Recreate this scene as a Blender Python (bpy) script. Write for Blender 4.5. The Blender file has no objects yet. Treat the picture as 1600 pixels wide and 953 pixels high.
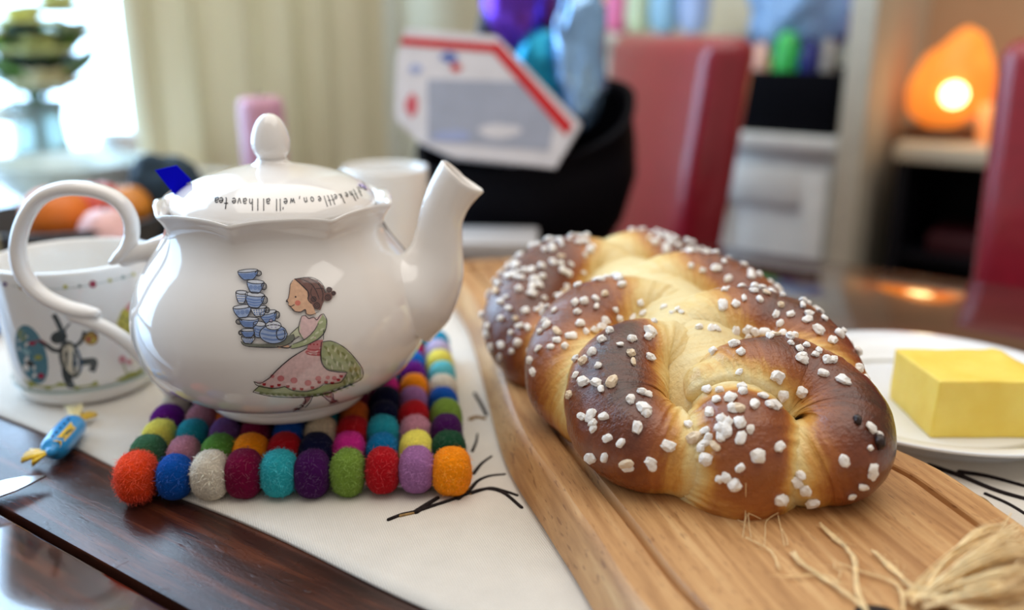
import bpy, bmesh, math, random
import numpy as np
from mathutils import Vector, Matrix, Quaternion, noise
from mathutils.bvhtree import BVHTree
from mathutils.geometry import delaunay_2d_cdt

random.seed(7)
rng = np.random.default_rng(7)
SC = bpy.context.scene
COL = SC.collection
PI = math.pi
TT = 0.75                      # height of the table top above the floor
CAMH = 0.26                    # camera above the table top

# ------------------------------------------------------------------ camera
cd = bpy.data.cameras.new('camera')
cam = bpy.data.objects.new('camera', cd)
COL.objects.link(cam)
cam.location = (0, 0, TT + CAMH)
cam.rotation_euler = (math.radians(90 - 17), 0, 0)
cd.sensor_width = 36
FPX = 1450.0
cd.lens = 36 * FPX / 1600
cd.clip_start = 0.02
cd.dof.use_dof = True
cd.dof.focus_distance = 0.488
cd.dof.aperture_fstop = 2.7
SC.camera = cam

# ------------------------------------------------------------------ world, exposure
w = bpy.data.worlds.new('room_air')
SC.world = w
w.use_nodes = True
bg = w.node_tree.nodes['Background']
bg.inputs[0].default_value = (1.0, 0.93, 0.86, 1)
bg.inputs[1].default_value = 0.40
SC.view_settings.view_transform = 'Standard'
SC.view_settings.look = 'None'
SC.view_settings.gamma = 1
SC.view_settings.exposure = 0.08
SC.cycles.use_denoising = True
SC.cycles.max_bounces = 8
SC.cycles.sample_clamp_indirect = 6

# daylight comes from the window panes of the left wall (built below); this is their brightness
WIN_EMIT = 6.0
# added fill light, no fitting of the room: a large diffuse panel overhead
l = bpy.data.lights.new('overhead_fill', 'AREA'); l.shape = 'RECTANGLE'; l.size = 2.6; l.size_y = 2.6
l.energy = 40; l.color = (1.0, 0.95, 0.88)
lo = bpy.data.objects.new('overhead_fill', l); COL.objects.link(lo); lo.location = (0.3, 0.95, 2.7)

# ------------------------------------------------------------------ helpers
def lin(c):
    return tuple(((v / 255) / 12.92 if v / 255 <= 0.04045 else ((v / 255 + 0.055) / 1.055) ** 2.4) for v in c)

def at(px, py, z=0.0):
    """point at height z over the table seen at a pixel of the photograph (used to measure the layout)"""
    p = math.radians(17)
    d = Vector((0, math.cos(p), -math.sin(p))) + Vector((1, 0, 0)) * ((px - 800) / FPX) - Vector((0, math.sin(p), math.cos(p))) * ((py - 476.5) / FPX)
    t = (z - CAMH) / d.z
    return Vector((0, 0, CAMH)) + d * t + Vector((0, 0, TT))

def aty(px, py, Y):
    p = math.radians(17)
    d = Vector((0, math.cos(p), -math.sin(p))) + Vector((1, 0, 0)) * ((px - 800) / FPX) - Vector((0, math.sin(p), math.cos(p))) * ((py - 476.5) / FPX)
    return Vector((0, 0, TT + CAMH)) + d * (Y / d.y)

AU = math.radians(-35)                       # the table lies turned by 35 degrees
UX = Vector((math.cos(AU), math.sin(AU), 0))
NX = Vector((-math.sin(AU), math.cos(AU), 0))
def un(u, n, z=0.0):
    return UX * u + NX * n + Vector((0, 0, z))
TM = Matrix(((UX.x, NX.x, 0, 0), (UX.y, NX.y, 0, 0), (0, 0, 1, 0), (0, 0, 0, 1)))

def link(name, me, mat=None, parent=None, kind=None, label=None, smooth=True):
    o = bpy.data.objects.new(name, me)
    COL.objects.link(o)
    if mat is not None:
        for m in (mat if isinstance(mat, (list, tuple)) else [mat]):
            me.materials.append(m)
    if parent is not None: o.parent = parent
    if kind: o['kind'] = kind
    if label: o['label'] = label
    if smooth and len(me.polygons):
        me.polygons.foreach_set('use_smooth', [True] * len(me.polygons))
    return o

def thing(name, label, cat, group=None, loc=(0, 0, 0), rz=0):
    o = bpy.data.objects.new(name, None); COL.objects.link(o)
    o.empty_display_size = 0.05
    o.location = loc; o.rotation_euler = (0, 0, rz)
    o['label'] = label; o['category'] = cat
    if group: o['group'] = group
    return o

def tag(o, label, cat, group=None):
    o['label'] = label; o['category'] = cat
    if group: o['group'] = group
    return o

def bm_obj(name, bm, mat, parent=None, kind=None, label=None, smooth=True, angle=None, world=False):
    bmesh.ops.recalc_face_normals(bm, faces=bm.faces)
    if angle is not None:
        for e in bm.edges:
            e.smooth = len(e.link_faces) == 2 and e.calc_face_angle(0) < math.radians(angle)
    me = bpy.data.meshes.new(name)
    bm.to_mesh(me); bm.free()
    return link(name, me, mat, parent, kind, label, smooth)

def raw_obj(name, verts, faces, mat, parent=None, kind=None, label=None, smooth=True):
    me = bpy.data.meshes.new(name)
    me.from_pydata([tuple(v) for v in verts], [], faces)
    me.update()
    return link(name, me, mat, parent, kind, label, smooth)

def box(bm, x0, x1, y0, y1, z0, z1, M=None, bev=0.0, seg=2):
    vs = [bm.verts.new((x, y, z)) for x in (x0, x1) for y in (y0, y1) for z in (z0, z1)]
    fs = [bm.faces.new([vs[i] for i in q]) for q in ((0, 1, 3, 2), (4, 6, 7, 5), (0, 4, 5, 1), (2, 3, 7, 6), (0, 2, 6, 4), (1, 5, 7, 3))]
    if bev > 0:
        es = list({e for f in fs for e in f.edges})
        r = bmesh.ops.bevel(bm, geom=es, offset=bev, segments=seg, affect='EDGES', profile=0.5)
        vs = list({v for f in r['faces'] for v in f.verts} | {v for v in vs if v.is_valid})
    if M is not None:
        vs = [v for v in vs if v.is_valid]
        bmesh.ops.transform(bm, matrix=M, verts=vs)
    return vs

def lathe(prof, n=64, M=None, bm=None, fn=None, close_top=True, close_bot=True):
    bm = bm or bmesh.new()
    rings = []
    for (r, z) in prof:
        ring = []
        if r < 1e-6:
            ring = [bm.verts.new((0, 0, z))]
        else:
            for k in range(n):
                a = 2 * PI * k / n
                rr, zz = (r, z) if fn is None else fn(r, z, a)
                ring.append(bm.verts.new((rr * math.cos(a), rr * math.sin(a), zz)))
        rings.append(ring)
    for A, B in zip(rings, rings[1:]):
        for k in range(n):
            k2 = (k + 1) % n
            if len(A) == 1 and len(B) == 1: continue
            if len(A) == 1: bm.faces.new((A[0], B[k2], B[k]))
            elif len(B) == 1: bm.faces.new((A[k], A[k2], B[0]))
            else: bm.faces.new((A[k], A[k2], B[k2], B[k]))
    if close_bot and len(rings[0]) > 1: bm.faces.new(list(reversed(rings[0])))
    if close_top and len(rings[-1]) > 1: bm.faces.new(rings[-1])
    if M is not None: bmesh.ops.transform(bm, matrix=M, verts=[v for R in rings for v in R])
    return bm

def catmull(P, n):
    """resample control rows (any width) to n rows by Catmull-Rom"""
    P = np.asarray(P, float)
    Q = np.vstack([2 * P[0] - P[1], P, 2 * P[-1] - P[-2]])
    seg = np.linalg.norm(np.diff(P[:, :3], axis=0), axis=1)
    cum = np.concatenate([[0], np.cumsum(seg)])
    out = []
    for t in np.linspace(0, cum[-1], n):
        i = min(max(np.searchsorted(cum, t, side='right') - 1, 0), len(P) - 2)
        f = (t - cum[i]) / max(seg[i], 1e-9)
        p0, p1, p2, p3 = Q[i], Q[i + 1], Q[i + 2], Q[i + 3]
        out.append(0.5 * (2 * p1 + (p2 - p0) * f + (2 * p0 - 5 * p1 + 4 * p2 - p3) * f * f + (3 * p1 - p0 - 3 * p2 + p3) * f ** 3))
    return np.array(out)

def tube_pts(path, m=16, cap=True, capn=5, squash=None):
    """path rows x,y,z,r -> rings of vertices, rounded ends; returns verts, faces, (u,v) per vertex"""
    path = np.asarray(path, float)
    P = path[:, :3]; Rr = path[:, 3]
    T = np.gradient(P, axis=0); T /= np.linalg.norm(T, axis=1)[:, None] + 1e-12
    up = np.array([0, 0, 1.0])
    if abs(T[0] @ up) > 0.95: up = np.array([0, 1.0, 0])
    N = np.cross(T[0], up); N /= np.linalg.norm(N)
    verts, uv, rings = [], [], []
    L = np.concatenate([[0], np.cumsum(np.linalg.norm(np.diff(P, axis=0), axis=1))])
    rows = []
    if cap:
        for k in range(capn):
            a = PI / 2 * k / capn
            rows.append((0, -math.cos(a) * Rr[0], max(math.sin(a), 0.02) * Rr[0]))
    for i in range(len(P)): rows.append((i, 0.0, Rr[i]))
    if cap:
        for k in range(capn - 1, -1, -1):
            a = PI / 2 * k / capn
            rows.append((len(P) - 1, math.cos(a) * Rr[-1], max(math.sin(a), 0.02) * Rr[-1]))
    fr = []
    for i in range(len(P)):
        N = N - T[i] * (N @ T[i]); N /= np.linalg.norm(N) + 1e-12
        fr.append((N.copy(), np.cross(T[i], N)))
    for (i, off, r) in rows:
        n_, b_ = fr[i]
        ring = []
        for k in range(m):
            a = 2 * PI * k / m
            sx, sy = (1, 1) if squash is None else squash
            p = P[i] + T[i] * off + r * (math.cos(a) * n_ * sx + math.sin(a) * b_ * sy)
            ring.append(len(verts)); verts.append(p); uv.append((L[i] + off, k / m))
        rings.append(ring)
    faces = []
    for A, B in zip(rings, rings[1:]):
        for k in range(m):
            k2 = (k + 1) % m
            faces.append((A[k], A[k2], B[k2], B[k]))
    faces.append(tuple(reversed(rings[0]))); faces.append(tuple(rings[-1]))
    return np.array(verts), faces, np.array(uv)

def tube_obj(name, path, mat, parent=None, m=14, n=None, squash=None, **k):
    pa = catmull(path, n) if n else np.asarray(path, float)
    v, f, _ = tube_pts(pa, m, squash=squash)
    return raw_obj(name, v, f, mat, parent, **k)

# ------------------------------------------------------------------ materials
MATS = {}
class NT:
    def __init__(s, name):
        s.m = bpy.data.materials.new(name); s.m.use_nodes = True
        s.t = s.m.node_tree; s.b = s.t.nodes['Principled BSDF']
    def n(s, typ, **kw):
        nd = s.t.nodes.new(typ)
        for k, v in kw.items():
            if k.startswith('i_'):
                key = k[2:]
                key = int(key) if key.isdigit() else key
                nd.inputs[key].default_value = v
            else: setattr(nd, k, v)
        return nd
    def l(s, a, b): s.t.links.new(a, b)
    def set(s, **kw):
        for k, v in kw.items():
            s.b.inputs[k.replace('_', ' ')].default_value = v
    def coords(s, kind='Object', scale=(1, 1, 1), rot=(0, 0, 0)):
        tc = s.n('ShaderNodeTexCoord'); mp = s.n('ShaderNodeMapping')
        mp.inputs['Scale'].default_value = scale; mp.inputs['Rotation'].default_value = rot
        src = tc.outputs[kind]
        if any(rot) and scale != (1, 1, 1):                 # turn first, then stretch
            m0 = s.n('ShaderNodeMapping'); m0.inputs['Rotation'].default_value = rot
            s.l(src, m0.inputs['Vector']); src = m0.outputs[0]; mp.inputs['Rotation'].default_value = (0, 0, 0)
        s.l(src, mp.inputs['Vector']); return mp.outputs[0]
    def noise(s, vec, scale, detail=3, rough=0.55, dist=0.0):
        nd = s.n('ShaderNodeTexNoise'); nd.inputs['Scale'].default_value = scale
        nd.inputs['Detail'].default_value = detail; nd.inputs['Roughness'].default_value = rough
        nd.inputs['Distortion'].default_value = dist
        if vec is not None: s.l(vec, nd.inputs['Vector'])
        return nd.outputs['Fac']
    def ramp(s, fac, stops, interp='LINEAR'):
        r = s.n('ShaderNodeValToRGB'); e = r.color_ramp.elements; r.color_ramp.interpolation = interp
        while len(e) < len(stops): e.new(0.5)
        for el, (p, c) in zip(e, stops):
            el.position = p; el.color = (*c, 1) if len(c) == 3 else c
        s.l(fac, r.inputs[0]); return r.outputs[0]
    def mix(s, a, b, fac, mode='MIX'):
        m = s.n('ShaderNodeMix', data_type='RGBA', blend_type=mode)
        for sock, v in ((m.inputs[0], fac), (m.inputs[6], a), (m.inputs[7], b)):
            if hasattr(v, 'is_linked') or hasattr(v, 'links'): s.l(v, sock)
            else: sock.default_value = v if not isinstance(v, tuple) else ((*v, 1) if len(v) == 3 else v)
        return m.outputs[2]
    def bump(s, h, strength=0.3, dist=0.001):
        b = s.n('ShaderNodeBump'); b.inputs['Strength'].default_value = strength; b.inputs['Distance'].default_value = dist
        s.l(h, b.inputs['Height']); s.l(b.outputs[0], s.b.inputs['Normal']); return b

def plain(name, col, rough=0.5, spec=0.5, metal=0.0, coat=0.0, var=0.06, scale=30, sheen=0.0, trans=0.0, bump=0.0, emit=None, es=0.0, alpha=None):
    """a one-colour material with a faint procedural mottling"""
    if name in MATS: return MATS[name]
    t = NT(name)
    c = lin(col)
    v = t.coords('Object')
    nz = t.noise(v, scale, 3)
    lo = tuple(max(0, x * (1 - var)) for x in c); hi = tuple(min(1, x * (1 + var)) for x in c)
    t.l(t.ramp(nz, [(0.3, lo), (0.7, hi)]), t.b.inputs['Base Color'])
    t.set(Roughness=rough, Metallic=metal)
    t.b.inputs['Specular IOR Level'].default_value = spec
    t.b.inputs['Coat Weight'].default_value = coat
    t.b.inputs['Coat Roughness'].default_value = 0.05
    t.b.inputs['Sheen Weight'].default_value = sheen
    t.b.inputs['Transmission Weight'].default_value = trans
    if bump: t.bump(nz, bump, 0.002)
    if emit is not None:
        t.b.inputs['Emission Color'].default_value = (*lin(emit), 1); t.b.inputs['Emission Strength'].default_value = es
    MATS[name] = t.m
    return t.m

def m_table(name='dark_table_wood', ro=(0.09, 0.16), bmp=0.03, coat=0.9, spec=0.7):
    t = NT(name)
    v = t.coords('Object', (2.2, 26, 26))
    g = t.noise(v, 4, 5, 0.6, 0.4)
    v2 = t.coords('Object', (8, 180, 60))
    g2 = t.noise(v2, 3, 2, 0.6)
    c = t.ramp(g, [(0.25, lin((26, 12, 9))), (0.5, lin((58, 28, 18))), (0.75, lin((110, 58, 34)))])
    c2 = t.mix(c, lin((20, 9, 8)), t.ramp(g2, [(0.62, (0, 0, 0)), (0.72, (1, 1, 1))]))
    t.l(c2, t.b.inputs['Base Color'])
    s = t.noise(t.coords('Object', (60, 160, 60)), 3, 4, 0.7)
    t.l(t.ramp(t.noise(t.coords('Object'), 14, 4), [(0.3, (ro[0],) * 3), (0.7, (ro[1],) * 3)]), t.b.inputs['Roughness'])
    if bmp > 0.1:                                       # small dents and dried drops in the worn lacquer
        dn = t.ramp(t.noise(t.coords('Object', (1, 1.6, 1)), 95, 1, 0.4), [(0.70, (0, 0, 0)), (0.76, (1, 1, 1))])
        s = t.mix(s, dn, 0.6, 'ADD')
    t.bump(s, bmp, 0.0008)
    t.b.inputs['Specular IOR Level'].default_value = spec
    t.b.inputs['Coat Weight'].default_value = coat; t.b.inputs['Coat Roughness'].default_value = 0.05
    return t.m

def m_board():
    t = NT('light_board_wood')
    GR = (0, 0, math.radians(-14))
    v = t.coords('Object', (120, 6, 40), GR)
    g = t.noise(v, 1.3, 5, 0.65, 0.5)
    v2 = t.coords('Object', (1000, 110, 300), GR)
    p = t.noise(v2, 1.0, 1, 0.4)
    big = t.noise(t.coords('Object', (22, 5, 8), GR), 1.4, 4, 0.6)
    c = t.ramp(g, [(0.25, lin((146, 98, 54))), (0.5, lin((194, 146, 94))), (0.75, lin((222, 184, 132)))])
    c = t.mix(c, lin((128, 78, 38)), t.ramp(big, [(0.52, (0, 0, 0)), (0.8, (0.55,) * 3)]))
    c = t.mix(c, lin((112, 66, 34)), t.ramp(p, [(0.64, (0, 0, 0)), (0.72, (0.55,) * 3)]))
    t.l(c, t.b.inputs['Base Color'])
    t.set(Roughness=0.48)
    t.bump(p, 0.25, -0.0006)
    return t.m

def m_linen(name='linen_cloth', col=(226, 219, 208)):
    t = NT(name)
    v = t.coords('Object', (1, 1, 1), (0, 0, -AU))
    wx = t.n('ShaderNodeTexWave', bands_direction='X'); wy = t.n('ShaderNodeTexWave', bands_direction='Y')
    for q in (wx, wy):
        q.inputs['Scale'].default_value = 260; q.inputs['Distortion'].default_value = 1.2; q.inputs['Detail'].default_value = 2
        q.inputs['Detail Scale'].default_value = 2.0
        t.l(v, q.inputs['Vector'])
    mx = t.mix(wx.outputs['Color'], wy.outputs['Color'], 0.5)
    c = lin(col)
    nz = t.noise(t.coords('Object'), 60, 4)
    base = t.ramp(nz, [(0.3, tuple(x * 0.93 for x in c)), (0.7, c)])
    cc = t.mix(base, t.ramp(mx, [(0.2, (0.80,) * 3), (0.7, (1,) * 3)]), 1.0, 'MULTIPLY')
    t.l(cc, t.b.inputs['Base Color']); t.set(Roughness=0.85)
    t.b.inputs['Sheen Weight'].default_value = 0.15
    t.bump(mx, 0.35, 0.0006)
    return t.m

def m_felt():
    t = NT('wool_felt')
    oi = t.n('ShaderNodeObjectInfo')
    v = t.coords('Object')
    n1 = t.noise(v, 520, 4, 0.7, 1.5); n2 = t.noise(v, 160, 3, 0.6, 2.0)
    f = t.ramp(n1, [(0.3, (0.66,) * 3), (0.7, (1.12,) * 3)])
    c = t.mix(oi.outputs['Color'], f, 1.0, 'MULTIPLY')
    t.l(c, t.b.inputs['Base Color'])
    t.set(Roughness=0.95); t.b.inputs['Specular IOR Level'].default_value = 0.15
    t.b.inputs['Sheen Weight'].default_value = 0.08; t.b.inputs['Sheen Roughness'].default_value = 0.5
    t.l(t.mix(oi.outputs['Color'], (1, 1, 1), 0.35), t.b.inputs['Sheen Tint'])
    mm = t.n('ShaderNodeMath', operation='ADD'); t.l(n1, mm.inputs[0]); t.l(n2, mm.inputs[1])
    t.bump(mm.outputs[0], 0.55, 0.0012)
    return t.m

def m_attr(name, attr='col', rough=0.9, spec=0.1):
    t = NT(name)
    a = t.n('ShaderNodeAttribute', attribute_name=attr)
    t.l(a.outputs['Color'], t.b.inputs['Base Color']); t.set(Roughness=rough)
    t.b.inputs['Specular IOR Level'].default_value = spec
    return t.m

def m_crust():
    """egg-washed crust: pale where the dough opened late in the seams, brown on the outside of each strand"""
    t = NT('braided_crust')
    a = t.n('ShaderNodeAttribute', attribute_name='bake')
    uv = t.n('ShaderNodeUVMap', uv_map='strand')
    mp = t.n('ShaderNodeMapping'); t.l(uv.outputs[0], mp.inputs[0]); mp.inputs['Scale'].default_value = (150, 2.2, 1)
    wr = t.noise(mp.outputs[0], 1.6, 4, 0.6, 0.5)                  # fine stretch lines running across the strand
    mp2 = t.n('ShaderNodeMapping'); t.l(uv.outputs[0], mp2.inputs[0]); mp2.inputs['Scale'].default_value = (30, 5, 1)
    st = t.noise(mp2.outputs[0], 1.5, 4, 0.6, 0.8)
    big = t.noise(t.coords('Object'), 42, 4, 0.6, 0.3)
    fine = t.noise(t.coords('Object'), 420, 3, 0.6)
    def madd(x, m_, add):
        q = t.n('ShaderNodeMath', operation='MULTIPLY_ADD'); t.l(x, q.inputs[0]); q.inputs[1].default_value = m_; 
        if hasattr(add, 'links'): t.l(add, q.inputs[2])
        else: q.inputs[2].default_value = add
        return q.outputs[0]
    s1 = madd(wr, 0.36, -0.18 - 0.07 - 0.09 - 0.02)
    s2 = madd(st, 0.14, s1); s3 = madd(big, 0.18, s2); s4 = madd(fine, 0.05, s3)
    tot = t.n('ShaderNodeMath', operation='ADD'); t.l(a.outputs['Fac'], tot.inputs[0]); t.l(s4, tot.inputs[1])
    c = t.ramp(tot.outputs[0], [(0.0, lin((230, 212, 160))), (0.16, lin((228, 198, 128))), (0.32, lin((210, 154, 72))),
                                (0.50, lin((162, 92, 36))), (0.70, lin((128, 64, 30))), (0.88, lin((90, 42, 24))), (1.0, lin((58, 28, 20)))])
    t.l(c, t.b.inputs['Base Color'])
    t.l(t.ramp(tot.outputs[0], [(0.05, (0.55,) * 3), (0.45, (0.30,) * 3), (0.9, (0.22,) * 3)]), t.b.inputs['Roughness'])
    t.b.inputs['Subsurface Weight'].default_value = 0.0
    t.b.inputs['Coat Weight'].default_value = 0.22; t.b.inputs['Coat Roughness'].default_value = 0.2
    h = t.n('ShaderNodeMath', operation='MULTIPLY_ADD'); t.l(wr, h.inputs[0]); h.inputs[1].default_value = 1.0; t.l(fine, h.inputs[2])
    t.bump(h.outputs[0], 0.5, 0.0016)
    return t.m
# ================================================================== the room
def struct(name, bm, mat, parent=None, smooth=False):
    o = bm_obj(name, bm, mat, parent, smooth=smooth)
    if parent is None: o['kind'] = 'structure'
    return o

M_wall = plain('cream_wall_paint', (214, 206, 184), 0.8, 0.2, scale=6)
M_wall_warm = plain('tan_wall_paint', (196, 166, 134), 0.8, 0.2, scale=6)
M_floor = plain('floor_boards', (110, 78, 54), 0.45, 0.4, scale=8)
M_white = plain('white_furniture_paint', (224, 226, 222), 0.4, 0.5)
M_offw = plain('off_white_paint', (196, 190, 172), 0.5, 0.4)
M_black = plain('black_lacquer', (6, 6, 14), 0.5, 0.25)
M_blackm = plain('black_matt', (3, 3, 9), 0.8, 0.1)

bm = bmesh.new(); box(bm, -2.2, 2.4, -1.6, 2.3, -0.06, 0.0, TM); struct('floor', bm, M_floor)
WU = -1.9; WN = 2.1
bm = bmesh.new()
for (n0, n1, z0, z1) in ((-1.6, -0.55, 0, 2.75), (1.82, WN, 0, 2.75), (-0.55, 1.82, 0, 0.66), (-0.55, 1.82, 2.62, 2.75)):
    box(bm, WU - 0.12, WU, n0, n1, z0, z1, TM)
struct('wall_left', bm, M_wall)
bm = bmesh.new(); box(bm, WU - 0.12, -0.44, WN, WN + 0.1, 0, 2.75, TM); struct('wall_back', bm, M_wall)
bm = bmesh.new(); box(bm, -0.44, 2.3, WN, WN + 0.1, 0, 2.75, TM); struct('wall_right', bm, M_wall_warm)
bm = bmesh.new(); box(bm, WU, -1.50, -0.3, 1.30, 0.66, 0.70, TM, bev=0.006); struct('trim_1', bm, M_white)
bm = bmesh.new(); box(bm, -0.482, -0.437, 1.70, WN, 0, 2.4, TM, bev=0.004); struct('trim_2', bm, M_offw)
bm = bmesh.new(); box(bm, WU, -1.12, WN - 0.02, WN, 0, 0.10, TM); struct('baseboard_back', bm, M_white)
bm = bmesh.new(); box(bm, WU, WU + 0.03, 1.945, WN, 0, 2.6, TM, bev=0.006); struct('trim_3', bm, M_white)

t = NT('bright_overcast_behind_glass')
t.set(Roughness=0.05)
t.l(t.ramp(t.noise(t.coords('Object'), 1.2, 2), [(0.3, (0.38, 0.64, 1.0)), (0.7, (0.50, 0.75, 1.0))]), t.b.inputs['Emission Color'])
t.b.inputs['Emission Strength'].default_value = WIN_EMIT
M_pane = t.m
win = bpy.data.objects.new('window_1', None); COL.objects.link(win); win['kind'] = 'structure'
bm = bmesh.new()
for (n0, n1, z0, z1) in ((-0.55, -0.50, 0.66, 2.62), (1.77, 1.82, 0.66, 2.62), (-0.50, 1.77, 0.70, 0.75), (-0.50, 1.77, 2.57, 2.62)):
    box(bm, WU - 0.09, WU - 0.02, n0, n1, z0, z1, TM)
bm_obj('window_frame', bm, M_white, win, smooth=False)
for (n0, n1) in ((-0.50, 0.61), (0.65, 1.77)):
    bm = bmesh.new(); box(bm, WU - 0.065, WU - 0.055, n0, n1, 0.75, 2.57, TM); bm_obj('pane', bm, M_pane, win, smooth=False)
bm = bmesh.new(); box(bm, WU - 0.08, WU - 0.03, 0.61, 0.65, 0.75, 2.57, TM); bm_obj('mullion', bm, M_white, win, smooth=False)

# curtain: one hanging sheet with deep folds
def curtain(name, n0, n1, u0, folds, amp, mat, label, ztop=2.35, zbot=0.03, ph=0.0):
    nx, nz = folds * 14, 10
    vs, fs = [], []
    for j in range(nz + 1):
        z = zbot + (ztop - zbot) * j / nz
        k = 0.75 + 0.25 * (1 - j / nz)
        for i in range(nx + 1):
            s = i / nx
            a = s * folds * 2 * PI + ph + 0.5 * math.sin(s * 9)
            du = amp * k * (math.sin(a) + 0.25 * math.sin(2.3 * a + 1))
            p = un(u0 + du, n0 + (n1 - n0) * s + 0.012 * math.sin(a * 2), z)
            vs.append(p)
    for j in range(nz):
        for i in range(nx):
            a = j * (nx + 1) + i
            fs.append((a, a + 1, a + nx + 2, a + nx + 1))
    o = raw_obj(name, vs, fs, mat)
    md = o.modifiers.new('thickness', 'SOLIDIFY'); md.thickness = 0.003
    tag(o, label, 'curtain')
    return o
def m_curtain():
    t = NT('curtain_fabric')
    c = t.ramp(t.noise(t.coords('Object', (1, 1, 0.2)), 7, 3), [(0.3, lin((222, 214, 184))), (0.7, lin((236, 230, 206)))])
    t.l(c, t.b.inputs['Base Color']); t.set(Roughness=0.9)
    tr = t.n('ShaderNodeBsdfTranslucent'); t.l(c, tr.inputs[0])
    mx = t.n('ShaderNodeMixShader'); mx.inputs[0].default_value = 0.13
    t.l(t.b.outputs[0], mx.inputs[1]); t.l(tr.outputs[0], mx.inputs[2])
    t.l(mx.outputs[0], t.t.nodes['Material Output'].inputs[0])
    return t.m
curtain('curtain', 1.15, 1.93, -1.78, 6, 0.030, m_curtain(), 'cream fabric curtain hanging in folds beside the bright window')

# ================================================================== furniture behind
M_red = plain('oxblood_leather', (142, 24, 40), 0.30, 0.5, var=0.12, scale=60, coat=0.35, bump=0.05)
M_leg = plain('dark_chair_leg', (40, 22, 16), 0.4)
def chair(loc, face, label, top=0.99):
    """leather dining chair; face = direction (x, y) the sitter looks"""
    rz = math.atan2(face[1], face[0]) + PI / 2            # local -Y is the front
    r = thing('dining_chair', label, 'chair', 'red leather dining chairs', loc, rz)
    bm = bmesh.new()
    vs = box(bm, -0.215, 0.215, -0.04, 0.04, 0, top - 0.44, None, bev=0.028, seg=5)
    for v in bm.verts:
        h = v.co.z / (top - 0.44)
        v.co.x *= 0.90 + 0.10 * h
        v.co.y = v.co.y + 0.20 + 0.045 * h + 0.01 * h * h
        v.co.z += 0.44
    bm_obj('backrest', bm, M_red, r, angle=40)
    bm = bmesh.new(); box(bm, -0.215, 0.215, -0.24, 0.24, 0.36, 0.475, None, bev=0.02, seg=3); bm_obj('seat', bm, M_red, r, angle=40)
    for sx in (-1, 1):
        for y in (-0.21, 0.21):
            bm = bmesh.new(); box(bm, sx * 0.19 - 0.02, sx * 0.19 + 0.02, y - 0.02, y + 0.02, 0, 0.37, None, bev=0.003); bm_obj('leg', bm, M_leg, r, smooth=False)
    return r
ch1 = chair((0.013, 1.47, 0), (-0.95, -0.22), 'red leather dining chair in front of the white cupboards, beyond the bread')
ch2 = chair((0.641, 0.869, 0), (-0.574, -0.819), 'red leather dining chair cut by the picture edge, beyond the butter')

def cupboard(name, u0, u1, n0, n1, top, label, mat, doors=1):
    r = thing(name, label, 'cupboard', None, un((u0 + u1) / 2, n0, 0))
    inv = Matrix.Translation(-un((u0 + u1) / 2, n0, 0))
    def b(nm, *q, bev=0.003, m=mat, par=r):
        bm = bmesh.new(); box(bm, *q, TM, bev=bev); bmesh.ops.transform(bm, matrix=inv, verts=bm.verts)
        return bm_obj(nm, bm, m, par, angle=35)
    b('body', u0, u1, n0 + 0.02, n1, 0.0, top - 0.025)
    b('top', u0 - 0.006, u1 + 0.006, n0 - 0.008, n1, top - 0.025, top)
    wd = (u1 - u0) / doors
    for k in range(doors):
        a0, a1 = u0 + k * wd + 0.004, u0 + (k + 1) * wd - 0.004
        d = b('door', a0, a1, n0 + 0.012, n0 + 0.02, 0.06, top - 0.06)
        for q in ((a0, a0 + 0.045, 0.06, top - 0.06), (a1 - 0.045, a1, 0.06, top - 0.06), (a0 + 0.045, a1 - 0.045, 0.06, 0.12), (a0 + 0.045, a1 - 0.045, top - 0.13, top - 0.06)):
            b('door_rail', q[0], q[1], n0, n0 + 0.0125, q[2], q[3], par=d)
    return r
cupboard('cupboard', -0.735, -0.492, 1.72, 2.08, 0.806, 'low white panelled cupboard under the black crate', M_white)
cupboard('cupboard', -1.10, -0.755, 1.76, 2.08, 0.985, 'taller white cupboard with packages on top, half behind the red chair', M_offw)

# sideboard with the glowing lamp
sb = thing('sideboard', 'black open sideboard with a pale top under the glowing orange lamp', 'sideboard', None, un(-0.02, 1.77, 0))
def sbb(nm, *q, m=M_black, bev=0.003):
    bm = bmesh.new(); box(bm, *q, TM, bev=bev); bmesh.ops.transform(bm, matrix=Matrix.Translation(-un(-0.02, 1.77, 0)), verts=bm.verts)
    return bm_obj(nm, bm, m, sb, angle=35)
sbb('top', -0.40, 0.36, 1.765, 2.09, 0.77, 0.80, m=plain('pale_stone_top', (206, 194, 168), 0.35))
for u in (-0.395, 0.335): sbb('side_panel', u, u + 0.02, 1.775, 2.085, 0.0, 0.77)
sbb('back_panel', -0.375, 0.335, 2.07, 2.085, 0.0, 0.77)
for z in (0.04, 0.40, 0.585): sbb('shelf', -0.375, 0.335, 1.785, 2.07, z, z + 0.018)
M_dred = plain('dark_red_card', (58, 12, 22), 0.5)
bm = bmesh.new(); box(bm, -0.33, -0.16, 1.80, 1.99, 0.604, 0.64, TM, bev=0.002)
tag(bm_obj('book', bm, M_dred, angle=30), 'dark red book lying on the shelf of the black sideboard', 'book')
bm = bmesh.new(); box(bm, -0.05, 0.16, 1.81, 2.0, 0.604, 0.70, TM, bev=0.004)
tag(bm_obj('set_top_box', bm, plain('dark_blue_plastic', (16, 20, 40), 0.4), angle=30), 'dark blue box standing on the shelf of the black sideboard', 'box')

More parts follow.
